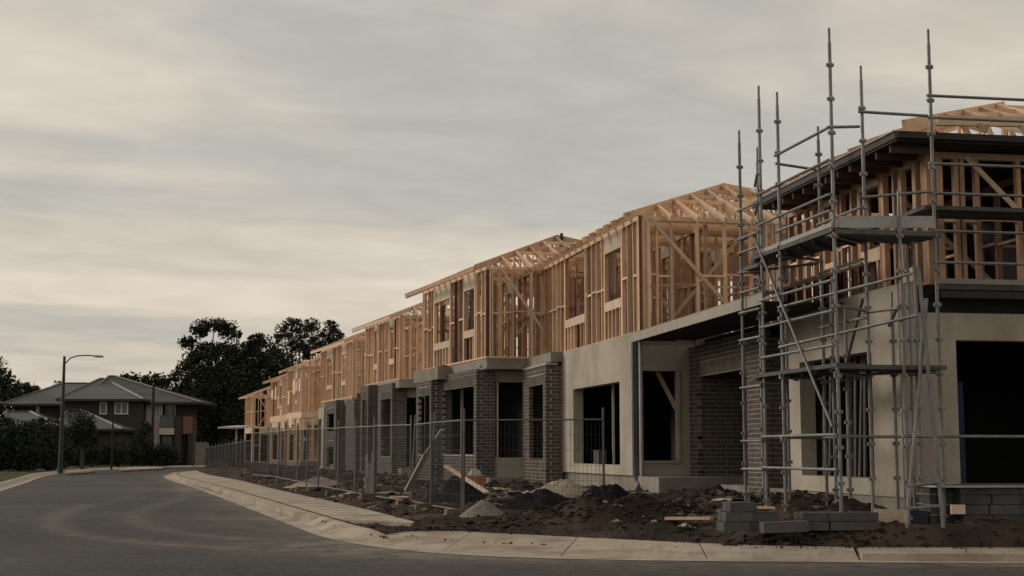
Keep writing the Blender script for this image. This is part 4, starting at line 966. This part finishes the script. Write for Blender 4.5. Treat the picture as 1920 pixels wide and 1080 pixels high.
def ridge_f(r):
    m_ = r.choice(MOUNDS[:10]); x = r.gauss(m_[0], m_[2] * .8); y_ = r.gauss(m_[1], m_[3] * .8); return (x, y_) if ok_site(x, y_) else None
def far_f(r):
    y_ = r.uniform(27, 75); x = r.uniform(-.19, .02) * y_; d = dist_line(V((x, y_, 0)), back_line)[0]; return (x, y_) if d > .4 and ok_site(x, y_) else None
def rub_f(r):
    c = r.choice(((1000, 915, 30), (1330, 960, 24.3), (1390, 968, 21.8), (700, 900, 36), (640, 895, 42), (950, 905, 31), (870, 905, 31.5), (760, 905, 35), (1330, 975, 22))); p = at(*c); return (r.gauss(p.x, .8), r.gauss(p.y, .7))
scatter('soil_clods', 'clod', 3200, near_f, .010, .055, 5); scatter('soil_clods', 'clod', 2200, ridge_f, .012, .055, 6)
scatter('soil_clods', 'clod', 1500, far_f, .03, .14, 7); scatter('rubble', 'rubble', 1100, rub_f, .015, .10, 8)
scatter('rubble', 'rubble', 800, far_f, .02, .11, 15)
def spill_f(r):
    px = r.uniform(600, 1920); py = r.uniform(975, 1050); p = gnd(px, py, .14)
    for P in polys:
        if inpoly(p.x, p.y, P) and r.random() < math.exp(-dpoly(p.x, p.y, P) / .10): return (p.x, p.y)
    return None
scatter('soil_spill', 'clod', 450, spill_f, .005, .022, 12)
# loose boards and offcuts
def gz(px, py, Y, dz=0.0): p = at(px, py, Y); return V((p.x, p.y, site_z(p.x, p.y, False) + dz))
def board(name, a, b, wd, h, m, label, cat, group=None):
    o = piece(name, m, None, a, b, wd, h); o['label'] = label; o['category'] = cat
    if group: o['group'] = group
    return o
board('timber_plank', at(836, 874, 28.4), at(914, 924, 26.6), .10, .035, 'pine_pale', 'pale pine plank leaning on the black soil heap behind the fence', 'plank')
gt = thing('gutter_length', 'white strip of gutter leaning up against the mesh fence', 'gutter', at(765, 920, 30.5))
g0, g1, g2 = at(763, 920, 30.2), at(800, 850, 29.6), at(829, 806, 29.2); part('channel', MB().beam(g0, g1, .13, .03).beam(g1, g2, .09, .03), 'white_plastic', gt); part('lip', MB().beam(g0 + up(.05), g1 + up(.04), .02, .05), 'white_plastic', gt)
board('timber_offcut', gz(1250, 980, 21.4, .05), gz(1335, 984, 21.0, .06), .14, .04, 'pine', 'reddish timber offcut lying on the dirt left of the low brick stack', 'timber')
for k, (a, b_, lab, m_) in enumerate((((660, 895, 38), (640, 915, 36), 'pale board lying on the soil left of the white upright boards', 'white_plastic'), ((735, 905, 33), (770, 908, 32.5), 'pale timber offcut lying behind the gutter strip', 'pine'),
        ((925, 897, 33), (952, 903, 32), 'pale board lying right of the orange crate', 'pine_pale'), ((590, 905, 43), (560, 900, 44), 'timber board lying behind the middle fence panels', 'pine'), ((820, 905, 32), (860, 898, 33), 'weathered board half buried left of the orange crate', 'foot'))):
    board('loose_board', gz(*a, .05), gz(*b_, .08), .16, .035, m_, lab, 'board', 'loose boards on the soil')
for k, (px, py, Y, a_, lab) in enumerate(((735, 915, 33.6, 20, 'crumpled pale sheet on the soil behind the gutter strip'), (655, 905, 38.5, -30, 'pale plastic sheet lying left of the broken pallet'), (985, 915, 30.6, 10, 'torn pale sheet on the soil before the brick pier'), (1375, 965, 21.9, 40, 'pale torn sheet in the dirt left of the scaffold foot'))):
    c = gz(px, py, Y, .03); b = MB(); n_ = 7; w_ = .42 if k < 3 else .3
    for i in range(n_ + 1):
        for j in range(n_ + 1):
            x, y_ = (i / n_ - .5) * 2 * w_, (j / n_ - .5) * w_ * 1.2; t = R(a_); z = .06 * mnoise.noise(V((x * 7 + k, y_ * 7, k * 3.1))) + .03
            b.v.append((c.x + x * math.cos(t) - y_ * math.sin(t), c.y + x * math.sin(t) + y_ * math.cos(t), c.z + max(z, -.02)))
    for i in range(n_):
        for j in range(n_): q = i * (n_ + 1) + j; b.f.append((q, q + n_ + 1, q + n_ + 2, q + 1))
    single('plastic_sheet', b, 'cloth', lab, 'sheet', 'pale sheets on the soil')
ub = thing('broken_pallet', 'grey weathered upright boards of a broken pallet behind the fence', 'pallet', gz(692, 920, 34.5))
for px, t_, m_ in ((687, 852, 'white_plastic'), (692, 868, 'toe'), (697, 850, 'toe')): piece('slat', m_, ub, gz(px - 1, 922, 34.4), at(px + 1, t_, 34.6), .06, .03, up=V((0, 1, 0)))
for k in range(2): piece('rail', 'toe', ub, at(683, 900 + 12 * k, 34.45), at(700, 899 + 12 * k, 34.55), .04, .08)
cr = thing('orange_crate', 'orange crate with crumpled white cloth on top beside the grey brick porch', 'crate', gz(890, 905, 32.4))
c0_ = gz(890, 905, 32.4); 
for k in range(4): b = MB(); zc_ = c0_.z + .05 + .085 * k; b.box(c0_.x - .20, c0_.x + .20, c0_.y - .16, c0_.y - .14, zc_, zc_ + .07); b.box(c0_.x - .20, c0_.x + .20, c0_.y + .14, c0_.y + .16, zc_, zc_ + .07); b.box(c0_.x - .20, c0_.x - .18, c0_.y - .14, c0_.y + .14, zc_, zc_ + .07); b.box(c0_.x + .18, c0_.x + .20, c0_.y - .14, c0_.y + .14, zc_, zc_ + .07); part('slat_ring', b, 'orange', cr)
for a in (-1, 1):
    for e_ in (-1, 1): part('corner_post', MB().box(c0_.x + a * .2 - .02, c0_.x + a * .2 + .02, c0_.y + e_ * .16 - .02, c0_.y + e_ * .16 + .02, c0_.z, c0_.z + .4), 'orange', cr)
b = MB(); NA = 18
for i in range(7):
    for a in range(NA):
        t = 2 * math.pi * a / NA; r_ = (i / 6) * .17; z = .17 * (1 - (i / 6) ** 2) * (1 + .5 * mnoise.noise(V((math.cos(t) * r_ * 14, math.sin(t) * r_ * 14, 4)))); b.v.append((c0_.x + math.cos(t) * r_ * 1.15, c0_.y + math.sin(t) * r_ * .8, c0_.z + .36 + z))
for i in range(6):
    for a in range(NA): b.f.append((i * NA + a, i * NA + (a + 1) % NA, (i + 1) * NA + (a + 1) % NA, (i + 1) * NA + a))
single('cloth', b, 'cloth', 'crumpled white cloth stuffed into the orange crate', 'cloth')
# blocks by the rendered side wall and one in the window
for k, (px0, px1, lab) in enumerate(((1172, 1236, 'pale ended concrete block under the downpipe'), (1239, 1287, 'concrete block beside the brick garage corner'))):
    p, q = at(px0, 934, 27.6), at(px1, 935, 27.5); b = MB().frame(V(((p.x + q.x) / 2, p.y + .2, .42)), V(((q.x - p.x) / 2, .02, 0)), V((-.06, .22, 0)), up(.10)); single('concrete_block', b, 'concrete', lab, 'concrete block')
h_ = hit(1125, PA + vA * -.02 + vA * .12, uA, 860); zs_ = zat(872, 29.6); single('concrete_block', MB().frame(V((h_.x, h_.y, zs_ + .16)), uA * .22, vA * .09, up(.155)), 'block', 'grey block standing on the sill of the rendered window', 'concrete block')

# ---- stacks of grey bricks
def block(c, d, lx, ly, lz, label, grp, m_='block'):
    n_ = V((-d.y, d.x, 0)); o = piece('concrete_brick', m_, None, c - d * lx / 2 + up(lz / 2), c + d * lx / 2 + up(lz / 2), ly, lz); o['label'] = label; o['category'] = 'brick'; o['group'] = grp
dS = hdir(84); nS = V((-dS.y, dS.x, 0)); r = random.Random(4)
def stack(px, py, Y, layers, grp, lab, lx=.40, ly=.19, lz=.13, z=None, yaw=0):
    p = at(px, py, Y); p.z = zat(py, Y) if z is None else z
    d = hdir(84 + yaw); n_ = V((-d.y, d.x, 0))
    for k, (n, rows, off) in enumerate(layers):
        for i in range(n):
            for j in range(rows):
                c = p + d * (off + lx * (i + .5) + r.uniform(-.008, .008)) + n_ * (j + .5) * ly * 1.02 + up(k * lz) + n_ * r.uniform(-.006, .006)
                block(c, d, lx - .012, ly - .008, lz - .008, lab, grp, 'pine_pale' if (n, i, k) == (7, 0, 1) and j == 0 else 'block')
stack(1357, 997, 18.35, [(2, 2, 0), (2, 2, .02), (1, 2, .08)], 'bricks of the low left stack', 'grey concrete brick in the low stack left of the long kerb block', .36, .20, .125)
stack(1508, 995, 18.25, [(3, 2, .0), (3, 2, -.02)], 'bricks of the low middle stack', 'grey concrete brick in the flat stack in front of the scaffold', .335, .2, .115)
stack(1808, 985, 18.62, [(3, 3, .0), (3, 3, -.06), (3, 3, -.02), (3, 3, -.05)], 'bricks of the tall right stack', 'grey concrete brick in the tall stack by the right edge', .41, .2, .133)
# end pack of the tall stack: bricks turned with their dark cored ends to the street
p = at(1744, 987, 18.8); p.z = zat(985, 18.62)
for k in range(4):
    for i in range(4):
        c = p + dS * (.055 + .105 * i) + nS * .2 + up(.133 * k); o = piece('concrete_brick', 'block', None, c - nS * .2 + up(.062), c + nS * .2 + up(.062), .095, .118); o['label'] = 'narrow brick end in the left pack of the tall stack'; o['category'] = 'brick'; o['group'] = 'bricks of the end pack'
    single('pack_board', MB().frame(p + dS * .21 + nS * .2 + up(.133 * k + .126), dS * .22, nS * .21, up(.005)), 'toe', 'thin pale board between layers of the left brick pack', 'board', 'boards in the end pack')
o = piece('concrete_brick', 'pine_pale', None, at(1783, 955, 18.58), at(1809, 955, 18.58), .05, .118); o['label'] = 'single yellow brick in the dark tall stack'; o['category'] = 'brick'
single('cover_sheet', MB().frame(at(1850, 911, 18.95), dS * .85, nS * .36, up(.012)), 'toe', 'pale cover sheet lying on the tall brick stack', 'sheet')
board('kerb_block', at(1428, 989, 18.0), at(1512, 986, 18.05), .22, .13, 'block', 'long grey kerb block lying between the two low brick stacks', 'kerb block')
board('timber_board', at(1372, 950, 18.5), at(1452, 952, 18.45), .12, .03, 'pine', 'pine offcut lying on top of the low left brick stack', 'board')
board('timber_board', at(1639, 966, 18.85), at(1704, 969, 18.8), .05, .17, 'pine_pale', 'pine board on edge at the foot of the rendered corner', 'board')
board('dark_box', at(1706, 970, 18.95), at(1740, 972, 18.9), .25, .19, 'steel_dark', 'dark box between the pine board and the tall brick stack', 'box')

# ================================================================== STREET LAMP, POLES
LB_ = gnd(113, 886, .13)
lamp = thing('street_lamp', 'tall dark street lamp with a curved arm on the left verge', 'street lamp', LB_); Yl = LB_.y
pt = at(122.5, 668, Yl); pt = V((LB_.x + (pt.x - LB_.x) * .25, LB_.y, pt.z))
part('pole', MB().tube(LB_ - up(.05), V((LB_.x, LB_.y, pt.z)), .14, .075, 12), 'lamp_pole', lamp)
part('base_flange', MB().tube(LB_ - up(.04), LB_ + up(.35), .17, .16, 12), 'lamp_pole', lamp)
tp0 = V((LB_.x, LB_.y, pt.z)); b = MB(); pts = [tp0 + V((.05, 0, -.42)), tp0 + V((.35, 0, -.1)), tp0 + V((.75, 0, .03)), tp0 + V((1.35, 0, .05)), tp0 + V((1.75, 0, .02))]; b.path(pts, .035, 8); part('arm', b, 'lamp_pole', lamp)
b = MB(); c = tp0 + V((2.02, 0, .0)); b.tube(c - V((.36, 0, -.01)), c - V((.2, 0, 0)), .03, .075, 8); b.tube(c - V((.2, 0, 0)), c + V((.2, 0, -.02)), .075, .06, 8); part('lamp_head', b, 'toe', lamp)
pb = gnd(209, 879, .13); sp2 = thing('sign_post', 'thin dark post at the kerb before the neighbouring house', 'post', pb); part('post', MB().tube(pb - up(.05), pb + up(3.3), .07, .06, 8), 'dark_pole', sp2); part('cap', MB().tube(pb + up(3.3), pb + up(3.36), .09, .07, 8), 'dark_pole', sp2)
pb = at(284, 868, 118); pb.z = .2; sp3 = thing('power_pole', 'thick dark power pole in front of the neighbouring house', 'pole', pb); part('post', MB().tube(pb - up(.1), V((pb.x, pb.y, zat(722, 118))), .15, .11, 8), 'dark_pole', sp3); q = V((pb.x, pb.y, zat(722, 118))); part('pole_cap', MB().tube(q, q + up(.25), .16, .05, 8), 'dark_pole', sp3)

# ================================================================== NEIGHBOURING HOUSE
NB = thing('brick_house', 'dark brick two storey house with tiled hip roofs across the street', 'house', at(220, 868, 126)); YH = 126.0
def rect(x0, x1, y0, y1, Y0, dep): 
    p, q = at(x0, y1, Y0), at(x1, y0, Y0); return MB().box(p.x, q.x, Y0, Y0 + dep, p.z, q.z)
part('wall', rect(116, 264, 750, 880, 126, 10), 'house_brick', NB); part('wall', rect(30, 116, 757, 880, 129, 8), 'house_brick', NB)
part('wall', rect(264, 354, 756, 880, 128.5, 3.6), 'house_brick', NB); part('wall', rect(14, 110, 800, 880, 121, 6), 'house_brick', NB); part('wall', rect(112, 224, 803, 880, 122, 5), 'house_brick', NB)
def hipmesh(ex0, ex1, ey, Y0, Y1, r0, r1, Yr, name='roof', th=.18):
    a, b_ = at(ex0, ey, Y0), at(ex1, ey, Y0); z = a.z; A_ = at(r0[0], r0[1], Yr); B_ = at(r1[0], r1[1], Yr); zr = (A_.z + B_.z) / 2
    vs = [(a.x, Y0, z), (b_.x, Y0, z), (b_.x, Y1, z), (a.x, Y1, z), (A_.x, Yr, zr), (B_.x, Yr, zr)] + [(x, y_, z - th) for x, y_ in ((a.x, Y0), (b_.x, Y0), (b_.x, Y1), (a.x, Y1))]
    mb = MB().add(vs, [(0, 1, 5, 4), (1, 2, 5), (2, 3, 4, 5), (3, 0, 4), (0, 6, 7, 1), (1, 7, 8, 2), (2, 8, 9, 3), (3, 9, 6, 0), (9, 8, 7, 6)])
    ro = part(name, mb, 'tile', NB); V_ = [V(x) for x in vs]
    for i, j in ((0, 4), (1, 5), (4, 5), (2, 5), (3, 4)):
        if (V_[i] - V_[j]).length > .3: part('ridge_cap', MB().beam(V_[i] + up(.05), V_[j] + up(.05), .22, .1), 'ridge_cap' if (i, j) in ((1, 5),) else 'tile', ro)
    part('gutter', MB().beam(V_[0] - up(.1) - V((0, .06, 0)), V_[1] - up(.1) - V((0, .06, 0)), .14, .2).beam(V_[1] - up(.1) + V((.06, 0, 0)), V_[2] - up(.1) + V((.06, 0, 0)), .14, .2), 'gutter_dark', ro)
hipmesh(106, 268, 748, 125.2, 138, (188, 711), (196, 710), 131.0)
hipmesh(150, 376, 754, 127.2, 133.5, (205, 706), (216, 705.5), 130.5)
hipmesh(4, 128, 757, 128, 140, (118, 719), (170, 719), 135)
hipmesh(8, 113, 801, 120.3, 130, (12, 772), (56, 772), 125); hipmesh(100, 228, 804, 121.2, 129, (128, 769), (152, 768), 126)
def window(x0, x1, y0, y1, Y_, mull=1):
    p, q = at(x0, y1, Y_), at(x1, y0, Y_); fr = MB(); t = .09
    fr.box(p.x, p.x + t, Y_ - .08, Y_ + .05, p.z, q.z); fr.box(q.x - t, q.x, Y_ - .08, Y_ + .05, p.z, q.z); fr.box(p.x + t, q.x - t, Y_ - .079, Y_ + .05, p.z, p.z + t); fr.box(p.x + t, q.x - t, Y_ - .079, Y_ + .05, q.z - t, q.z)
    if mull: m_ = (p.x + q.x) / 2; fr.box(m_ - t / 2, m_ + t / 2, Y_ - .075, Y_ + .05, p.z + t, q.z - t)
    w_ = part('window', fr, 'white', NB); part('pane', MB().box(p.x + t, q.x - t, Y_ - .03, Y_ - .01, p.z + t, q.z - t), 'curtain', w_)
window(187, 201, 754, 777, 125.95, 0); window(215, 241, 754, 777, 125.95); window(68, 74, 762, 775, 128.95, 0); window(228, 241, 815, 838, 125.95)
part('rendered_panel', rect(268, 300, 758, 842, 128.0, .6), 'house_render', NB); window(270, 277, 757, 778, 127.9, 0); window(293, 305, 757, 778, 127.9)
part('balcony', rect(298, 327, 803, 815, 127.0, 1.6), 'house_render', NB); part('balcony_rail', rect(300, 326, 783, 803, 127.05, .05), 'glass', NB)
for px in (297, 325): part('balcony_post', rect(px, px + 3, 756 if px > 300 else 757, 862, 127.1, .18), 'house_render', NB)
part('balcony_opening', rect(301, 325, 758, 802, 128.42, .06), 'glass', NB); part('front_door', rect(303, 323, 818, 862, 128.42, .06), 'glass', NB)
bp = MB(); q0 = at(327, 866, 126.8); 
for x0, x1, y0, y1 in ((327, 341, 780, 868), (357, 362, 783, 868), (341, 357, 783, 815)): 
    p, q = at(x0, y1, 126.8), at(x1, y0, 126.8); bp.box(p.x, q.x, 126.8, 128.2, p.z, q.z)
part('porch_frame', bp, 'house_brick', NB)
part('porch_panel', rect(343, 361, 781, 813, 126.7, .08), 'red_brick', NB)
pf = thing('paling_fence', 'pale timber paling fence right of the dark brick house', 'fence', at(377, 866, 128))
for k in range(9): 
    p = at(366 + k * 2.9, 868, 128 + k * .4); p.z = .1; piece('paling', 'fascia', pf, p, V((p.x, p.y, zat(828 + (k % 3), 128))), .12, .03, up=V((0, 1, 0)))
for z in (.5, 1.5): piece('rail', 'fascia', pf, V((at(365, 868, 128.05).x, 128.05, z)), V((at(390, 868, 131.3).x, 131.3, z)), .05, .08)

# ================================================================== TREES AND SHRUBS
def tree(name, label, cat, Y, pxb, blobs, leaf=.26, dens=1.0, seed=1, group=None, trunk_r=.28, m='leaf', dep=1.0, zb=.1, limbs=True, fat=1.2):
    r = random.Random(seed); base = at(pxb, 868, Y); base.z = zb
    t = thing(name, label, cat, base, group); kx = Y / F; cr = MB(); cent = []
    for (bx, by, rx, ry) in blobs:
        c = at(bx, by, Y + r.uniform(-1, 1) * rx * kx * .5); RX, RZ = rx * kx * fat, ry * kx * fat; RY = (RX + RZ) / 2 * dep; cent.append((c, RZ))
        sub = [(V((r.gauss(0, .5), r.gauss(0, .5), r.gauss(0, .45))), r.uniform(.3, .55)) for _ in range(max(7, int(RX * RZ * 1.4)))]
        n = int(dens * 560 * (RX * RZ + RY * RX + RY * RZ) / 3 / (leaf / .26) ** 2) + 40
        for _ in range(n):
            sc, sr = r.choice(sub) if r.random() < .55 else (V((0, 0, 0)), 1.0)
            q = V((r.gauss(0, 1), r.gauss(0, 1), r.gauss(0, 1))).normalized() * sr * r.random() ** .6 + sc
            if q.length > 1.0: q = q.normalized() * r.uniform(.85, 1.03)
            p = c + V((q.x * RX, q.y * RY, q.z * RZ))
            if p.z < zb + .1: continue
            a = V((r.gauss(0, 1), r.gauss(0, 1), r.gauss(0, .7))).normalized(); b_ = a.cross(V((r.gauss(0, 1), r.gauss(0, 1), r.gauss(0, 1)))).normalized(); l_ = leaf * r.uniform(.6, 1.3)
            k = len(cr.v); cr.v += [tuple(p - a * l_ * .5), tuple(p + b_ * l_ * .28), tuple(p + a * l_ * .5), tuple(p - b_ * l_ * .28)]; cr.f.append((k, k + 1, k + 2, k + 3))
    part('crown', cr, m, t)
    tr = MB(); top = max(cent, key=lambda q: q[0].z)[0]; mid = base.lerp(top, .45); mid.x = base.x * .7 + mid.x * .3
    tr.tube(base - up(.2), mid, trunk_r, trunk_r * .7, 8)
    if limbs:
        for c, rz in cent:
            e_ = c - up(rz * .2)
            if e_.z > mid.z: k = mid.lerp(e_, .55) + V((r.uniform(-.4, .4), 0, r.uniform(-.2, .5))); tr.tube(mid, k, trunk_r * .34, trunk_r * .2, 6); tr.tube(k, e_ + up(rz * .5), trunk_r * .2, trunk_r * .05, 6)
    part('trunk', tr, 'bark', t)
tree('gum_tree', 'tallest dark gum tree with an open umbrella top, left of the pine frames', 'tree', 140, 402, [(402, 609, 38, 12), (372, 622, 16, 12), (430, 626, 20, 13), (352, 642, 16, 13), (395, 668, 42, 24), (440, 660, 26, 22), (362, 690, 26, 28), (420, 710, 50, 34), (375, 750, 38, 40), (430, 780, 55, 50), (385, 820, 50, 40), (345, 740, 16, 30), (360, 790, 40, 50), (400, 745, 60, 50), (440, 720, 40, 40), (440, 830, 50, 40)], .32, 1.6, 3, 'tall trees behind the houses', .45)
tree('gum_tree', 'dark gum tree with ragged crown right of the tallest tree', 'tree', 138, 490, [(486, 640, 22, 14), (468, 655, 16, 14), (505, 660, 28, 20), (478, 684, 30, 22), (515, 692, 32, 24), (490, 725, 50, 34), (470, 775, 45, 45), (510, 775, 40, 40), (480, 830, 60, 45), (455, 710, 30, 40)], .30, 1.6, 5, 'tall trees behind the houses', .4)
tree('gum_tree', 'thin topped gum tree showing sky between limbs, above the row of frames', 'tree', 142, 552, [(548, 607, 17, 11), (530, 622, 18, 14), (563, 622, 16, 14), (545, 645, 24, 16), (575, 655, 18, 16), (540, 685, 32, 24), (560, 710, 36, 26), (540, 780, 50, 50), (500, 830, 50, 40)], .26, 1.1, 7, 'tall trees behind the houses', .38)
tree('gum_tree', 'rightmost gum tree, its fine branches against the sky behind the frames', 'tree', 144, 592, [(583, 612, 17, 14), (590, 636, 20, 16), (620, 612, 15, 11), (626, 632, 18, 15), (610, 650, 20, 16), (632, 650, 12, 12), (600, 685, 34, 26), (620, 700, 30, 30), (600, 770, 50, 50), (640, 830, 60, 40), (580, 840, 50, 35)], .24, 1.1, 9, 'tall trees behind the houses', .36)
for k, (px, bl, lab) in enumerate(((248, [(248, 712, 26, 14), (262, 722, 24, 16), (236, 722, 20, 14), (250, 745, 36, 22)], 'dark tree showing above the ridge of the brick house'), (292, [(292, 712, 22, 14), (305, 722, 22, 18), (300, 745, 34, 30), (285, 790, 30, 40)], 'dark tree behind the right slope of the tiled roof'), (328, [(328, 704, 11, 11), (338, 735, 18, 20), (335, 775, 26, 40), (345, 830, 30, 35)], 'small topped dark tree between the tiled roof and the tallest tree'))):
    tree('background_tree', lab, 'tree', 150, px, bl, .34, 1.0, 20 + k, 'trees behind the brick house', .35)
tree('background_tree', 'dense dark tree at the left edge of the picture', 'tree', 132, -10, [(-12, 695, 26, 26), (12, 725, 26, 22), (-10, 745, 40, 40), (10, 790, 34, 40)], .3, 1.2, 31, None, .4)
tree('background_tree', 'small far tree beside the left edge tree', 'tree', 150, 50, [(48, 727, 20, 9), (62, 732, 12, 9), (38, 740, 24, 16)], .3, 1.0, 33, None, .3)
tree('background_tree', 'tiny treetop showing over the left roof by the lamp', 'tree', 160, 112, [(112, 722, 9, 9), (108, 735, 14, 14)], .3, 1.0, 34, None, .25)
for k, (px, bl, lab, Y) in enumerate(((35, [(30, 840, 50, 36), (0, 850, 40, 36), (20, 815, 34, 22), (60, 850, 34, 32)], 'big dark hedge at the left edge behind the verge', 88), (92, [(88, 832, 26, 36), (78, 808, 20, 20), (100, 850, 18, 28)], 'dark bushy shrub just left of the street lamp', 90), (154, [(153, 792, 20, 20), (146, 808, 18, 18), (160, 815, 16, 18)], 'small round headed tree right of the street lamp', 98),
        (268, [(268, 830, 14, 28), (262, 850, 22, 20)], 'tall dark shrub at the corner of the brick house', 116), (300, [(298, 852, 26, 16), (318, 856, 16, 12)], 'low clipped hedge before the front door', 117), (222, [(222, 850, 18, 18), (200, 856, 16, 12)], 'low dark shrub under the ground floor window', 112), (172, [(172, 852, 22, 20), (148, 855, 18, 18)], 'low dark shrub along the brick wall', 110), (120, [(122, 852, 20, 18), (112, 838, 12, 16)], 'dark shrub just right of the lamp base', 100), (246, [(246, 852, 18, 16), (240, 840, 10, 12)], 'dark shrub between the house corner and the thin post', 114))):
    tree('shrub' if k != 2 else 'small_tree', lab, 'shrub' if k != 2 else 'tree', Y, px, bl, .2, 1.5, 50 + k, 'shrubs before the brick house', .12 if k != 2 else .16, 'leaf_bush', limbs=False, fat=1.45)
for o in bpy.data.objects:
    if '_b' in o: del o['_b']
